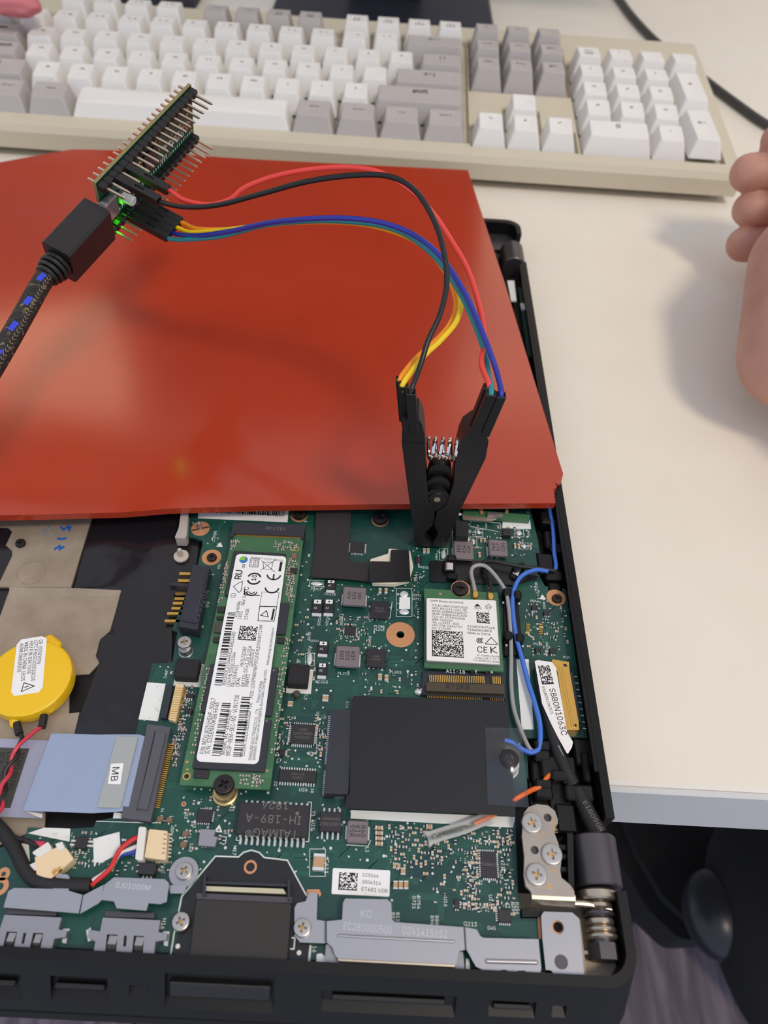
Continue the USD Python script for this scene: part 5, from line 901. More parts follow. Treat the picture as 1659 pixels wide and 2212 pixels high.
tp = wpoly([(1050, 1566), (1127, 1568), (1146, 1740), (1056, 1733)], 17.0); tm_ = to_tm(mani(extr(tp, 17.0, 17.08)).refine_to_length(1.2)); vv = np.array(tm_.vertices); cs = at(1101, 1637, 17)[:2]
vv[:, 2] += -1.65 + 1.35 * np.exp(-((vv[:, 0] - cs[0]) ** 2 + (vv[:, 1] - cs[1]) ** 2) / 10.0) + .25 * (meshkit.noise(np.c_[vv[:, :2] * .5, vv[:, :1] * 0], 4) - .5); solo('clear_tape', trimesh.Trimesh(vv, tm_.faces, process=False), clear_mat('clear_tape', (.93, .94, .95), .16), 'clear sticky tape over the screw at the right of the memory cover', 'tape', smooth=True)
# ================= aerial cables =================
def cable(name, pts, r, mt, lab, cat='cable', n=70, ends=()):
    t = thing(name, lab, cat, pts[0]); part('sheath', tube(spline(pts, n), r, 10), mt, t); return t
A = lambda x, y, z: at(x, y, z)
cable('aerial_cable', [A(1026, 1277, 15), A(1023, 1262, 15), A(1018, 1240, 14.6), A(1020, 1227, 14.6), A(1031, 1221, 14.8), A(1046, 1222, 14.8), A(1061, 1233, 14.6), A(1080, 1257, 14), A(1093, 1280, 13.6), A(1098, 1308, 13.2), A(1101, 1340, 13), A(1103, 1372, 13), A(1104, 1410, 12.8), A(1104, 1476, 12.6), A(1109, 1527, 12.8), A(1121, 1567, 13), A(1141, 1613, 12.6), A(1150, 1622, 12.2)], .62, mat('cable_grey', (158, 154, 152), .4), 'grey aerial cable looping from the wireless card down past the memory cover')
cable('aerial_cable', [A(1167, 1635, 12.6), A(1178, 1641, 12.4), A(1190, 1650, 12), A(1197, 1656, 11)], .62, mat('cable_grey_b', (150, 146, 144), .4), 'short grey cable stub beside the black cable clips', n=20)
cable('aerial_cable', [A(1060, 1281, 15), A(1059, 1266, 14.6), A(1056, 1248, 14.2), A(1046, 1230, 13.4), A(1044, 1216, 13.2), A(1054, 1212, 13.6), A(1075, 1214, 14), A(1100, 1219, 14), A(1133, 1225, 14), A(1165, 1228, 13.6), A(1198, 1233, 13)], .6, M['black'], 'black aerial cable from the wireless card to the laptop rear edge')
blue = mat('cable_blue', (68, 116, 208), .4)
cable('aerial_cable', [A(1184, 1040, 12.5), A(1187, 1095, 12.5), A(1193, 1130, 12.5), A(1196, 1160, 12.4), A(1197, 1190, 12), A(1199, 1205, 12), A(1201, 1222, 12.4), A(1199, 1232, 12.2)], .66, blue, 'blue aerial cable along the laptop rear edge coming from under the red mat')
cable('aerial_cable', [A(1183, 1234, 13.4), A(1160, 1231, 14.0), A(1141, 1236, 14.2), A(1124, 1247, 14.2), A(1112, 1268, 13.8), A(1107, 1295, 13.4), A(1109, 1333, 13.2), A(1116, 1379, 13.2), A(1127, 1420, 13), A(1141, 1474, 13), A(1156, 1521, 13.4), A(1166, 1562, 13.4), A(1167, 1598, 13.2), A(1164, 1617, 13), A(1155, 1624, 13), A(1142, 1625, 13.2), A(1122, 1615, 14), A(1106, 1604, 15), A(1090, 1600, 14.9)], .68, mat('cable_blue_b', (68, 116, 208), .4), 'blue aerial cable running past the guide strip and turning under the clear tape')
orange = mat('cable_orange', (232, 108, 40), .4)
cable('aerial_cable', [A(1189, 1672, 12.5), A(1180, 1682, 12.8), A(1166, 1700, 13), A(1150, 1706, 13.4), A(1128, 1718, 15.0), A(1105, 1732, 14.6), A(1070, 1757, 13.6), A(1045, 1770, 13.0), A(1024, 1780, 12.8)], .62, orange, 'orange aerial cable entering the clear tube under the memory cover')
cable('aerial_cable', [A(1219, 1683, 12.6), A(1232, 1696, 12.6), A(1240, 1703, 12.4)], .62, mat('cable_orange_b', (214, 112, 52), .4), 'short orange cable stub beside the display cable clip', n=14)
def tubewall(p, r0, r1, n=18):
    a = tube(p, r1, n, False); b_ = tube(p, r0, n, False); N_ = len(a.vertices); f = [tuple(x) for x in a.faces] + [(x[0] + N_, x[2] + N_, x[1] + N_) for x in b_.faces]; m = len(p) - 1
    for j in range(n):
        k = (j + 1) % n; f += [(j, j + N_, k + N_), (j, k + N_, k), (m * n + j, m * n + k, m * n + k + N_), (m * n + j, m * n + k + N_, m * n + j + N_)]
    return trimesh.Trimesh(np.vstack([a.vertices, b_.vertices]), f, process=False)
tpts = spline([A(921, 1813, 12.8), A(926, 1811, 12.8), A(960, 1800, 12.8), A(1000, 1788, 12.8), A(1040, 1772, 12.8), A(1062, 1765, 12.8)], 30); rr_ = np.full(30, 1.5); rr_[:3] = (2.0, 1.8, 1.6)
n = {'p': ('principled_bsdf', {'base_color': (.92, .92, .92), 'roughness': .12, 'transmission_weight': 1.0, 'ior': 1.4})}
solo('clear_tube', tubewall(tpts, rr_ - .28, rr_), usdkit.material(stage, '/World/Looks/clear_tubing', {'t': ('transparent_bsdf', {'color': (.93, .93, .92)}), 'g': ('principled_bsdf', {'base_color': (.92, .91, .88), 'roughness': .08, 'specular_ior_level': .8}), 'f': ('layer_weight', {'blend': .5}), 'm': ('mix_closure', {})}, [('f.facing', 'm.fac'), ('t.BSDF', 'm.closure1'), ('g.BSDF', 'm.closure2')], surface='m.closure'), 'clear plastic tube end lying on the board below the memory cover', 'tube')
# ================= display cable =================
dc = thing('display_cable', 'black display cable bundle with a white printed tag at the gold connector', 'cable', A(1220, 1610, 12))
M['cloth_tape'] = mat('cloth_tape', (30, 29, 31), .7, bump=.4, bscale=2500)
part('bundle', tube(spline([A(1162, 1436, 12.6), A(1169, 1490, 12.6), A(1184, 1550, 12.8), A(1200, 1610, 13), A(1221, 1660, 13), A(1238, 1695, 12.6)], 40), np.linspace(1.0, 1.7, 40), 12), M['cloth_tape'], dc)
tg = wpoly([(1155, 1428), (1162, 1426), (1192, 1430), (1201, 1442), (1225, 1582), (1238, 1603), (1235, 1615), (1226, 1630), (1206, 1594), (1189, 1560), (1171, 1520), (1164, 1480)], 14.4).buffer(-.3).buffer(.3); tq = part('tag', extr(tg, 14.3, 14.4), M['label_m'], dc, label='white tag printed with a dot code and numbers')
T = [text_at('SBB0N1063C', at(1186, 1487, 14.4)[:2], 1.6, 14.4, rot=-82, thick=.02, squeeze=.92), text_at('8SSB0N1063C1', at(1170, 1483, 14.4)[:2], .75, 14.4, rot=-78, thick=.02, squeeze=1.0)]
cc = cells((1162, 1438), (1192, 1480), 17, 18, 12, 14.4); pv = at(1162, 1438, 14.4)[:2]
for m in cc: m.apply_transform(trimesh.transformations.rotation_matrix(math.radians(6), [0, 0, 1], [pv[0], pv[1], 0]))
part('print', T + cc, M['ink'], tq, smooth=False)
part('drain_wire', tube(spline([A(1206, 1610, 14.4), A(1220, 1640, 14.2), A(1232, 1668, 13.6), A(1243, 1694, 13.2)], 20), .22, 8), M['steel'], dc); part('sleeve', tube(spline([A(1247, 1706, 12.5), A(1258, 1730, 12.6), A(1276, 1768, 12.6), A(1292, 1800, 12.4)], 24), np.linspace(1.7, 2.2, 24), 14), M['cloth_tape'], dc)
part('sleeve_print', text_at('E1B090R', at(1258, 1732, 14.7)[:2], 1.1, 14.6, rot=-64, thick=.03, squeeze=1.15), M['chip_ink'], dc, smooth=False)
# ================= hinge bracket and port brackets =================
hbk = thing('hinge_bracket', 'bare metal hinge bracket with three silver screws at the laptop corner', 'bracket', A(1180, 1840, 14))
M['bracket'] = mat('hinge_bracket_metal', (176, 168, 160), .42, metal=.6, bump=.2, bscale=3000, mottle=.4, mscale=300, col2=(160, 150, 140))
bp2 = wpoly([(1132, 1756), (1142, 1743), (1160, 1737), (1184, 1740), (1199, 1752), (1205, 1770), (1205, 1780), (1200, 1783), (1198, 1800), (1206, 1822), (1214, 1850), (1210, 1880), (1213, 1896), (1232, 1912), (1240, 1924), (1242, 1938), (1150, 1934), (1146, 1924), (1136, 1914), (1132, 1890), (1133, 1850), (1128, 1805)], 16).difference(Point(*at(1183, 1766, 16)[:2]).buffer(.95)).difference(Point(*at(1155, 1836, 16)[:2]).buffer(.95))
part('plate', extr(bp2, 15.0, 16.0), M['bracket'], hbk); part('hole', [disc(at(1183, 1766, 15.2), 1.0, 14.6, 15.0, 18), disc(at(1155, 1836, 15.2), 1.0, 14.6, 15.0, 18)], M['gun'], hbk)
q0, q1 = at(1149, 1934, 16), at(1243, 1938, 16)
part('bend', hull([(x, q0[1] + dy, z) for x in (q0[0], q1[0]) for dy, z in ((.4, 15.0), (.4, 16.0), (-.7, 15.8), (-1.5, 14.6), (-1.7, 12.0), (-.9, 12.0))]), M['nickel'], hbk)
part('arm', tube(spline([A(1240, 1951, 12.5), A(1270, 1953, 12.5), A(1300, 1960, 12.2), A(1320, 1966, 12)], 20), .75, 10), M['nickel'], hbk)
part('stamped_marks', [text_at('828L', at(1190, 1772, 16)[:2], 1.0, 15.99, rot=-82, thick=.05), lline([(1170, 1806), (1176, 1798)], .3, 16), lline([(1192, 1881), (1202, 1881), (1197, 1875)], .2, 16, True), lline([(1180, 1919), (1189, 1910), (1191, 1917)], .25, 16, True)], M['recess'], hbk, smooth=False)
cp2 = thing('corner_plate', 'flat steel corner plate with a hole and a rivet beside the hinge', 'bracket', A(1215, 2040, 12)); cpp = wpoly([(1169, 1978), (1175, 1969), (1236, 1971), (1251, 1984), (1262, 2105), (1198, 2105), (1190, 2096), (1179, 2095), (1172, 2030)], 13).difference(Point(*at(1205, 2003, 13)[:2]).buffer(1.35))
part('plate', extr(cpp, 12.6, 13.0), M['steel'], cp2); part('hole_ring', ring(at(1205, 2003, 12.2), 1.05, 1.5, 12.0, 12.3), M['copper'], cp2); part('rivet', disc(at(1213, 2078, 13.2), 1.4, 13, 13.25, 24), M['gun'], cp2)
part('copper_edge', prism([(1161, 1972), (1167, 1973), (1170, 2028), (1164, 2029)], 11, 11.4), M['copper'], cp2); part('copper_foot', [prism([(1170, 2100), (1195, 2103), (1197, 2112), (1170, 2111)], 11, 11.5), prism([(1230, 2108), (1258, 2109), (1255, 2116), (1230, 2115)], 11, 11.5)], M['copper'], cp2)
pb = thing('port_bracket', 'long pressed steel port bracket with stamped numbers along the near edge', 'bracket', A(860, 2030, 12))
main = wpoly([(706, 1990), (739, 1987), (741, 1950), (746, 1941), (836, 1943), (845, 1950), (847, 1986), (852, 1992), (1002, 2003), (1004, 2052), (992, 2054), (984, 2087), (732, 2073), (724, 2064), (718, 2046), (706, 2036)], 14)
right = wpoly([(1005, 2003), (1030, 2008), (1037, 2022), (1044, 2026), (1163, 2029), (1169, 2092), (1166, 2105), (1138, 2104), (1134, 2097), (1118, 2097), (1114, 2103), (1098, 2102), (1094, 2095), (1082, 2095), (1079, 2101), (1050, 2100), (1042, 2095), (1028, 2088), (1008, 2052)], 14)
left = wpoly([(668, 1926), (686, 1928), (684, 1986), (704, 1989), (703, 2037), (648, 2035), (636, 2020), (636, 1960), (642, 1950), (660, 1946)], 13.0)
part('shell', extr(main, 13.6, 14.1), M['steel'], pb); part('shell', extr(right, 13.6, 14.1), M['steel'], pb); part('ear', extr(left, 12.2, 12.6), M['steel'], pb)
M['bright'] = mat('bright_edge', (236, 220, 196), .25, metal=.8)
def rib(p, q, w, z0=14.05): a, b_ = at(*p, z0), at(*q, z0); return hull(np.vstack([ball((a[0], a[1], z0 - .05), w), ball((b_[0], b_[1], z0 - .05), w)]))
part('pressed_rib', rib((731, 2021), (980, 2034), .35), M['steel'], pb); part('pressed_rib', rib((1052, 2076), (1158, 2079), .5), M['steel'], pb); part('rolled_edge', rib((733, 2074), (980, 2087), .4, 13.9), M['bright'], pb); part('rolled_edge', rib((1050, 2101), (1165, 2106), .35, 13.9), M['bright'], pb)
part('fold', [lline([(705, 1990), (705, 2036)], .5, 13.4), lline([(1003, 2004), (1006, 2052)], .4, 14.1)], M['gun'], pb); part('ear_loop', extr(wpoly([(661, 1932), (664, 1921), (690, 1921), (694, 1932), (690, 1938), (687, 1930), (668, 1929), (666, 1936)], 11.4), 11, 11.4), M['copper'], pb)
part('stamped_marks', [text_at('EC280000500', at(740, 2008, 14.1)[:2], 1.5, 14.08, rot=-2, thick=.05, squeeze=.74), text_at('0241415652', at(868, 2018, 14.1)[:2], 1.5, 14.08, rot=-2, thick=.05, squeeze=.76), text_at('KC', at(777, 1981, 14.1)[:2], 1.4, 14.08, thick=.05)], mat('stamped', (206, 204, 206), .35, metal=.7), pb, smooth=False)
hd = thing('video_port', 'steel shell of the wide video port under the long port bracket', 'port', A(850, 2085, 12)); part('shell', prism([(704, 2040), (1000, 2056), (1005, 2108), (700, 2096)], 9.9, 12.6), M['steel2'], hd); part('solder_tab', [prism([(684, 2061), (694, 2059), (703, 2066), (702, 2092), (690, 2094), (683, 2086)], 11, 11.6), prism([(1007, 2070), (1014, 2072), (1016, 2108), (1005, 2106)], 11, 11.6)], M['solder'], hd); part('shell', prism([(1050, 2085), (1160, 2090), (1164, 2118), (1052, 2112)], 9.9, 12.4), M['steel2'], hd)
soft('copper_tape', [(834, 2083), (855, 2083), (867, 2112), (838, 2111)], 13.0, 13.1, M['copper'], 'orange copper foil strip over the near port edge', 'foil', .05)
sk = thing('sticker', 'white sticker with a square dot code reading 123564 above the port bracket', 'sticker', A(780, 1905, 11)); sk2 = part('paper', prism([(719, 1875), (843, 1880), (841, 1937), (716, 1931)], 11.02, 11.1, r=.3), M['label'], sk)
T = [text_at(s, at(x, y, 11.1)[:2], h, 11.1, rot=-2, thick=.02) for s, x, y, h in (('123564', 782, 1893, .72), ('2804314', 781, 1908, .72), ('ET481 U0R', 780, 1924, .82))] + cells((733, 1884), (771, 1924), 15, 15, 21, 11.1)
part('print', T, M['ink'], sk2, smooth=False)
# network door
nd = thing('network_door', 'black network socket door in a white printed outline on the near board edge', 'port', A(520, 2000, 11))
part('base', prism([(372, 2088), (396, 1942), (466, 1852), (516, 1854), (528, 1845), (543, 1840), (559, 1845), (569, 1855), (620, 1861), (659, 1936), (668, 2042), (662, 2096)], 11.02, 11.3).copy(), M['tape'], nd)
part('outline', [line_px([(365, 2088), (376, 2020), (393, 1937), (466, 1850), (515, 1852), (526, 1842), (543, 1837), (560, 1842), (571, 1853), (621, 1859), (663, 1937)], .3, 11.0, .32), line_px([(671, 2042), (665, 2100)], .5, 11.0, .1)], M['silk_block'], nd)
part('door', prism([(425, 1943), (629, 1952), (618, 2096), (408, 2086)], 12.2, 13.6, r=.4), mat('door_brown_black', (42, 38, 35), .5, bump=.08, bscale=4000), nd); part('door_lip', prism([(424, 1929), (632, 1938), (630, 1951), (425, 1942)], 12.4, 13.2), M['gun'], nd)
part('cream_strip', prism([(446, 1914), (612, 1920), (618, 1931), (444, 1924)], 12.2, 13.0), mat('strip_ivory', (196, 188, 160), .45), nd); part('door_rail', prism([(443, 1903), (620, 1909), (620, 1915), (442, 1909)], 12, 13.4), M['conn_k'], nd); part('hole_ring', ring(at(541, 1873, 11.3), 1.0, 1.5, 11.3, 11.4), M['copper'], nd)
part('side_pins', [prism([(440, 1890), (445, 1890), (444, 1935), (438, 1935)], 11.3, 13.8), prism([(621, 1900), (626, 1900), (628, 1945), (622, 1945)], 11.3, 13.8)], M['conn_k'], nd); part('white_marks', [disc(at(384, 2044, 11.4), .5, 11.3, 11.38, 14), disc(at(646, 2058, 11.4), .5, 11.3, 11.38, 14), line_px([(630, 2026), (637, 2026), (635, 2050), (627, 2050)], .3, 11.3, .08)], M['label_m'], nd)
# USB ports and their brackets
ub = thing('port_bracket', 'pressed steel bracket over the two square ports at the near left', 'bracket', A(200, 1940, 12))
part('plate', prism([(8, 1958), (18, 1925), (30, 1918), (114, 1920), (122, 1890), (128, 1887), (146, 1889), (150, 1895), (148, 1924), (178, 1933), (170, 1973), (8, 1960)], 13.2, 13.7), M['steel'], ub); part('plate', prism([(225, 1912), (246, 1895), (356, 1899), (365, 1908), (360, 1948), (346, 1953), (321, 1951), (316, 1967), (252, 1962), (246, 1947), (220, 1944)], 13.6, 14.1), M['steel'], ub)
part('link', hull([at(x, y, z) for x, y in ((180, 1934), (224, 1911), (221, 1943), (212, 1952), (173, 1974)) for z in (13.0, 13.5)]), M['steel'], ub); part('ear', [prism([(364, 1912), (404, 1912), (398, 1930), (368, 1930)], 12.6, 13.0), ring(at(397, 1884, 12), 1.3, 3.3, 11.6, 12.0)], M['steel'], ub)
part('stamped_marks', text_at('0J01000M', at(247, 1917, 14.1)[:2], 1.1, 14.08, rot=-2, thick=.05), mat('stamped_b', (220, 216, 212), .3, metal=.7), ub, smooth=False)
for i, (dx, lab) in enumerate(((-212, 'steel shell of the far left square port'), (0, 'steel shell of the second square port from the left'))):
    up_ = thing('square_port', lab, 'port', A(275 + dx, 2030, 11)); sft = lambda P: [(x + dx * (1.0 + (y - 1980) * .0006), y - (6 if i == 0 else 0)) for x, y in P]
    body = wpoly(sft([(222, 1982), (346, 1988), (342, 2014), (362, 2016), (360, 2030), (336, 2034), (330, 2080), (199, 2074), (206, 2034), (190, 2026), (192, 2008), (216, 2012)]), 13)
    slots = [wpoly(sft(s), 13) for s in ([(231, 2018), (254, 2019), (250, 2066), (226, 2064)], [(289, 2021), (311, 2022), (308, 2069), (284, 2067)], [(268, 2021), (274, 2021), (272, 2045), (266, 2044)])]
    for s in slots: body = body.difference(s)
    part('shell', extr(body, 10, 13.0), M['steel2'], up_)
    for s in slots[:2]:
        b0 = s.bounds; part('spring_leaf', hull([(x, y, z) for x in (b0[0] + .6, b0[2] - .6) for y, z in ((b0[3] - .2, 12.8), (b0[3] - .2, 12.4), (b0[1] + 2.2, 13.1), (b0[1] + 2.2, 12.7), (b0[1] + .8, 12.0), (b0[1] + .8, 11.6))]), M['steel'], up_); part('contact_glow', bx(((b0[0] + b0[2]) / 2, b0[1] + .6, 10.2), (1.4, 1.0, .6)), M['gold'], up_)  # plain gold block low in each slot
    part('rear_lip', prism(sft([(228, 1968), (333, 1972), (334, 1984), (226, 1980)]), 10.5, 12.4), M['gun'], up_); part('solder_tab', [prism(sft([(186, 2010), (196, 2003), (200, 2030), (190, 2034)]), 11, 11.5), prism(sft([(352, 2012), (366, 2012), (362, 2044), (354, 2042)]), 11, 11.5)], M['solder'], up_)
# ================= left bay: plate, film, ribbon, battery =================
tpl = thing('metal_plate', 'bare metal plate with blue hand-written marks at the left of the open base', 'plate', A(100, 1200, 8))
part('upper_plate', prism([(-120, 1060), (215, 1060), (153, 1269), (-120, 1266)], 9.0, 9.9), M['magn'], tpl); part('lower_plate', prism([(-60, 1262), (262, 1276), (238, 1363), (217, 1381), (207, 1417), (215, 1432), (192, 1456), (149, 1458), (149, 1600), (-60, 1600)], 8.0, 8.6, zref=8.6), M['magn'], tpl)
part('step_ridge', hull([at(x, y, z) for x, y, z in ((20, 1268, 9.9), (153, 1270, 9.9), (264, 1275, 9.2), (258, 1288, 8.6), (20, 1286, 8.6), (20, 1268, 8.2), (264, 1276, 8.2))]), M['magn'], tpl); part('left_shadow_panel', [prism([(-60, 1138), (18, 1141), (26, 1149), (12, 1178), (26, 1190), (26, 1200), (0, 1255), (-60, 1255)], 9.92, 10.0), prism([(-60, 1268), (22, 1268), (0, 1330), (-60, 1330)], 8.62, 8.7)], M['film'], tpl)  # thin black sheets laid where the plate has a dark cut
part('round_mark', ring(at(68, 1237, 9.9), 4.1, 4.2, 9.9, 9.93, 60), mat('pencil_grey', (120, 112, 104), .8), tpl); part('lower_strip', prism([(-60, 1530), (120, 1545), (176, 1538), (166, 1600), (-60, 1600)], 8.6, 9.0), M['magn'], tpl); part('near_strip', prism([(-60, 1740), (98, 1755), (96, 1800), (60, 1800), (-60, 1850)], 8.2, 8.8), M['magn'], tpl)
M['pen'] = mat('blue_pen', (28, 88, 170), .6)
def stroke(px, w): return line_px(px, w, 9.9, .02)
part('pen_marks', [stroke([(131, 1138), (138, 1144), (146, 1137), (150, 1144), (153, 1136)], .75), stroke([(123, 1163), (133, 1165), (144, 1162)], .85), stroke([(117, 1187), (128, 1180), (130, 1186), (139, 1180)], .9)], M['pen'], tpl); part('pencil_scrawl', [stroke([(88, 1152), (100, 1141), (112, 1134)], .2), stroke([(86, 1152), (104, 1158), (122, 1154), (132, 1146)], .2), stroke([(92, 1140), (98, 1150), (106, 1136), (112, 1148)], .18), stroke([(116, 1132), (112, 1148)], .18)], mat('pencil_blue', (100, 128, 160), .7), tpl)
fp = to_tm(mani(extr(wpoly([(212, 1060), (400, 1060), (404, 1150), (430, 1168), (425, 1215), (372, 1362), (371, 1432), (329, 1434), (300, 1582), (290, 1620), (160, 1590), (172, 1540), (215, 1432), (207, 1417), (217, 1381), (238, 1363), (262, 1277), (158, 1270)], 9.0), 8.7, 9.1)).refine_to_length(1.5)); vv = np.array(fp.vertices); vv[:, 2] += .9 * (meshkit.fbm(np.c_[vv[:, :2] / 14.0, 0 * vv[:, 0]], 3, 6) - .5); solo('black_film', trimesh.Trimesh(vv, fp.faces, process=False), M['film'], 'shiny creased black film between the metal plate and the board', 'film', smooth=True)
fr = thing('ribbon_cable', 'pale blue-grey flat ribbon cable tagged MB in the grey ribbon socket', 'cable', A(180, 1670, 10)); M['ribbon'] = mat('ribbon_blue', (150, 164, 190), .36, bump=.04, bscale=500)
rp = to_tm(mani(extr(wpoly([(110, 1583), (210, 1586), (302, 1586), (318, 1592), (312, 1612), (308, 1634), (296, 1690), (280, 1740), (268, 1752), (200, 1756), (48, 1751)], 13), 12.6, 12.85)).refine_to_length(1.2)); vv = np.array(rp.vertices); vv[:, 2] += .5 * (meshkit.fbm(np.c_[vv[:, :2] / 9.0, 0 * vv[:, 0]], 3, 9) - .5); part('ribbon', trimesh.Trimesh(vv, rp.faces, process=False), M['ribbon'], fr, smooth=True)
part('lower_ribbon', prism([(-60, 1592), (108, 1600), (92, 1768), (-60, 1762)], 10.0, 10.3), mat('ribbon_lilac', (158, 160, 182), .35), fr); part('white_fold', prism([(56, 1752), (92, 1758), (90, 1767), (70, 1760)], 10.4, 11.5), M['conn_w'], fr)
part('stiffener', prism([(252, 1591), (298, 1592), (260, 1745), (210, 1744)], 13.15, 13.3), mat('ribbon_grey', (164, 168, 166), .5, bump=.1, bscale=1500), fr); mbt = part('tag', prism([(240, 1650), (267, 1648), (260, 1694), (233, 1693)], 13.3, 13.4), M['label'], fr, label='white tag reading MB'); part('print', text_fit('MB', (243, 1656), (239, 1686), 1.7, 13.4), M['ink'], mbt, smooth=False)
dk = part('dark_label', prism([(-60, 1612), (63, 1617), (22, 1745), (-60, 1742)], 10.3, 10.4), mat('label_olive', (66, 66, 58), .6), fr, label='dark printed label'); part('print', [text_fit(s, p0, p1, 1.3, 10.4) for s, p0, p1 in (('ET481 SD FFC', (42, 1626), (15, 1706)), ('LNV 8SDC', (17, 1624), (-4, 1690)), ('MGE', (2, 1624), (-6, 1650)))], M['ink'], dk, smooth=False)
cc_ = thing('coin_cell', 'yellow-wrapped coin cell with a white printed label at the left edge', 'battery', A(62, 1450, 9)); M['yellow'] = mat('shrink_yellow', (240, 192, 22), .34, bump=.15, bscale=600)
c = at(60, 1462, 14); wr = lathe([(0, 9.4), (10.2, 9.4), (11.1, 10.0), (11.3, 12), (11.0, 13.6), (10.2, 14.1), (0, 14.1)], (c[0], c[1], 0), 64); part('wrapped_cell', wr, M['yellow'], cc_)
part('wrap_tail', [to_tm(manifold3d.Manifold.batch_boolean([mani(hull(np.vstack([ball((*at(x, y, 11.5)[:2], 11.0), r_) for x, y, r_ in P]))) for P in ([(30, 1500, 1.6), (105, 1500, 1.8), (106, 1530, 1.2), (40, 1545, 1.4)], [(30, 1500, 1.6), (40, 1545, 1.4), (30, 1562, 1.2), (24, 1520, 1.2)])], manifold3d.OpType.Add)), hull(np.vstack([ball((*at(x, y, 12)[:2], 11.6), r_) for x, y, r_ in ((108, 1376, .9), (92, 1388, 1.4), (122, 1392, 1.4))]))], M['yellow'], cc_)
cl = part('label', extr(wpoly([(46, 1381), (90, 1374), (101, 1379), (92, 1484), (84, 1495), (30, 1503), (24, 1494), (36, 1392)], 14.25), 14.1, 14.2), M['label'], cc_, label='white printed label')
T = [text_fit(s, p0, p1, .95, 14.2) for s, p0, p1 in (('CR-2032/S7FN', (85, 1382), (80, 1434)), ('LCFC P/N:GC02001QC00', (75, 1383), (67, 1471)), ('FRU P/N 02K7078', (64.5, 1385), (58, 1455)), ('MADE IN CHINA 18/25', (54, 1387), (45, 1471)), ('ASM:08K8050', (43.5, 1390), (37, 1452)))] + [lline([(46, 1494), (74, 1482), (52, 1475)], .22, 14.2, True), lline([(53, 1485), (62, 1482)], .25, 14.2)]
part('print', T, M['ink'], cl, smooth=False); part('heat_shrink', [tube(spline([A(36, 1562, 11.5), A(39, 1575, 11.5), A(42, 1586, 11.5)], 8), 1.0, 10), tube(spline([A(95, 1545, 11.5), A(93, 1560, 11.5), A(90, 1572, 11.5)], 8), 1.0, 10)], M['black'], cc_)
tw = np.linspace(0, 1, 60); ax_ = spline([A(42, 1600, 12.8), A(36, 1625, 12.6), A(20, 1660, 12.4), A(8, 1700, 12.4), A(0, 1740, 12.4), A(-20, 1790, 12.4)], 60)
for nm, ph, mt in (('red_lead', 0, mat('lead_red', (206, 56, 76), .4)), ('black_lead', math.pi, M['black'])):
    off = np.c_[.62 * np.cos(tw * 16 + ph), .2 * np.sin(tw * 16 + ph), .5 * np.sin(tw * 16 + ph)]; st = [A(89, 1570, 11.5), A(72, 1582, 12.2)] if nm == 'red_lead' else [A(42, 1584, 11.5), A(48, 1594, 12.2)]; part(nm, tube(spline(np.vstack([st, ax_[4:] + off[4:]]), 90), .52, 9), mt, cc_)
ld = thing('coin_cell_lead', 'twisted red and black coin cell lead ending in the cream two-way socket', 'wire', A(60, 1800, 12))
part('red_lead', tube(spline([A(-30, 1775, 12), A(8, 1796, 12), A(30, 1812, 12.2), A(55, 1816, 12.6), A(75, 1822, 13.2), A(96, 1824, 13.6)], 30), .62, 9), mat('lead_pink', (216, 60, 90), .4), ld); part('black_lead', tube(spline([A(-30, 1785, 12), A(14, 1803, 12.8), A(40, 1812, 12.4), A(62, 1818, 13.4), A(84, 1828, 13.4)], 30), .62, 9), M['black'], ld); part('plug', [prism([(68, 1842), (104, 1818), (112, 1834), (84, 1852)], 11.6, 14.4, r=.3)], M['conn_w'], ld)
blk = thing('power_cable', 'thick black sleeved cable curving to the square ports at the lower left', 'cable', A(60, 1890, 12)); part('sleeve', tube(spline([A(-60, 1740, 12), A(-5, 1785, 12.4), A(30, 1830, 12.6), A(55, 1880, 12.8), A(85, 1904, 12.8), A(140, 1911, 12.6), A(196, 1912, 12.4)], 50), 1.55, 12), M['cloth_tape'], blk)
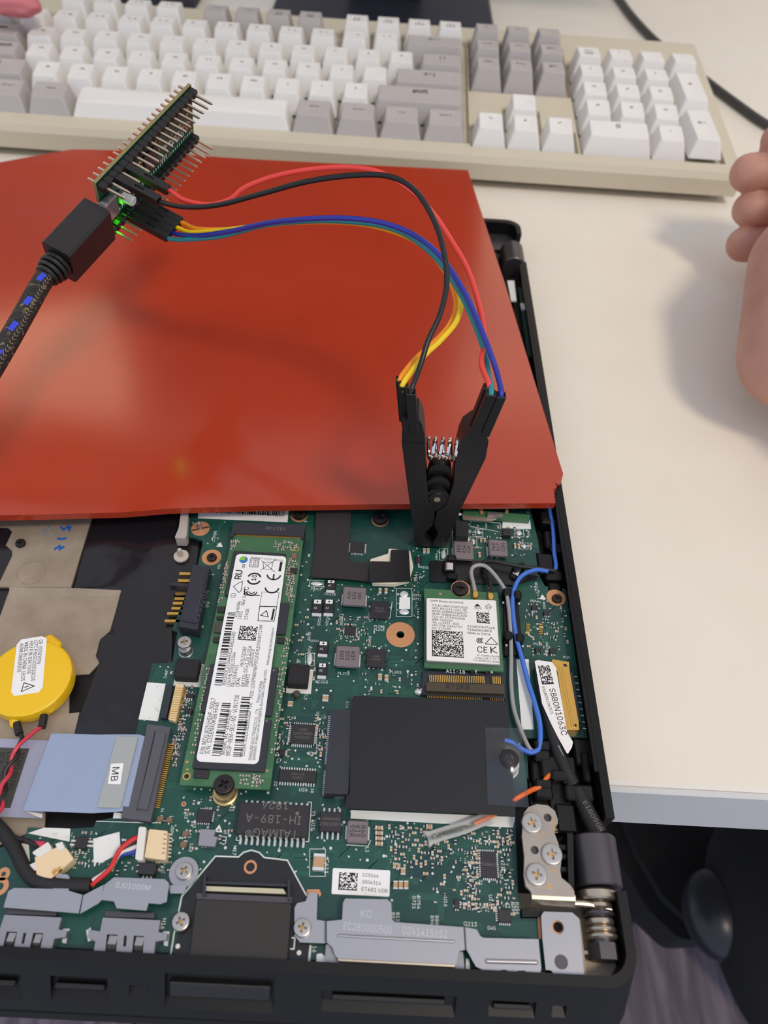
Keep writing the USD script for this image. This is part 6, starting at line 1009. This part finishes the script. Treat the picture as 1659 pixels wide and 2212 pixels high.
sp4 = thing('speaker_lead', 'bundle of white, black, red and blue leads in the cream speaker socket', 'wire', A(290, 1820, 12)); part('plug', prism([(300, 1785), (316, 1787), (308, 1860), (292, 1856)], 11.4, 14.6, r=.4), M['conn_w'], sp4)
for nm, mt, y0, dz, e in (('white_lead', M['conn_w'], 1826, 12.6, (200, 1903)), ('black_lead', M['black'], 1816, 12.8, (206, 1908)), ('red_lead', mat('lead_bright_red', (214, 44, 44), .4), 1808, 13.6, (198, 1912)), ('blue_lead', mat('lead_blue', (52, 70, 160), .4), 1836, 12.3, (232, 1880))):
    part(nm, tube(spline([A(304, y0, 13), A(286, y0 + 6, dz), A(258, 1842 + (y0 - 1820) * .4, dz), A(238, 1876, dz), A(e[0], e[1], 12.6)], 30), .55, 9), mt, sp4)
soft('white_post', [(391, 1106), (407, 1109), (403, 1156), (400, 1163), (377, 1162), (386, 1140)], 9.5, 13.5, mat('post_grey', (178, 168, 160), .5), 'pale grey plastic post at the red mat edge', 'post'); c = at(390, 1196, 11); solo('white_stud', [lathe([(0, 9.3), (2.25, 9.3), (2.25, 10.0), (0, 10.0)], (c[0], c[1], 0), 32), lathe([(0, 10), (.75, 10), (.7, 13.0), (.5, 13.3), (0, 13.3)], (c[0], c[1], 0), 18)], mat('stud_beige', (198, 186, 172), .5), 'pale mushroom-shaped stud left of the drive', 'stud')
al = thing('address_sticker', 'white bar-code sticker partly under the red mat edge', 'sticker', A(525, 1105, 12)); alp = part('paper', prism([(429, 1060), (628, 1060), (621, 1128), (428, 1119)], 11.05, 11.2), M['label'], al); rb = random.Random(2); bb_ = []; x = 444
while x < 614: w = rb.choice((1.2, 1.2, 2.4, 3.6)); bb_.append(prism([(x, 1070), (x + w, 1070), (x + w * .99, 1108 + (x - 440) * .04), (x, 1107 + (x - 440) * .04)], 11.2, 11.22)); x += w + rb.choice((1.4, 1.4, 2.6))
part('print', bb_ + [text_at('(23S) Mac Address: E86A64218912', at(612, 1113, 11.2)[:2], .95, 11.2, rot=177, thick=.02, squeeze=.95)], M['ink'], alp, smooth=False)
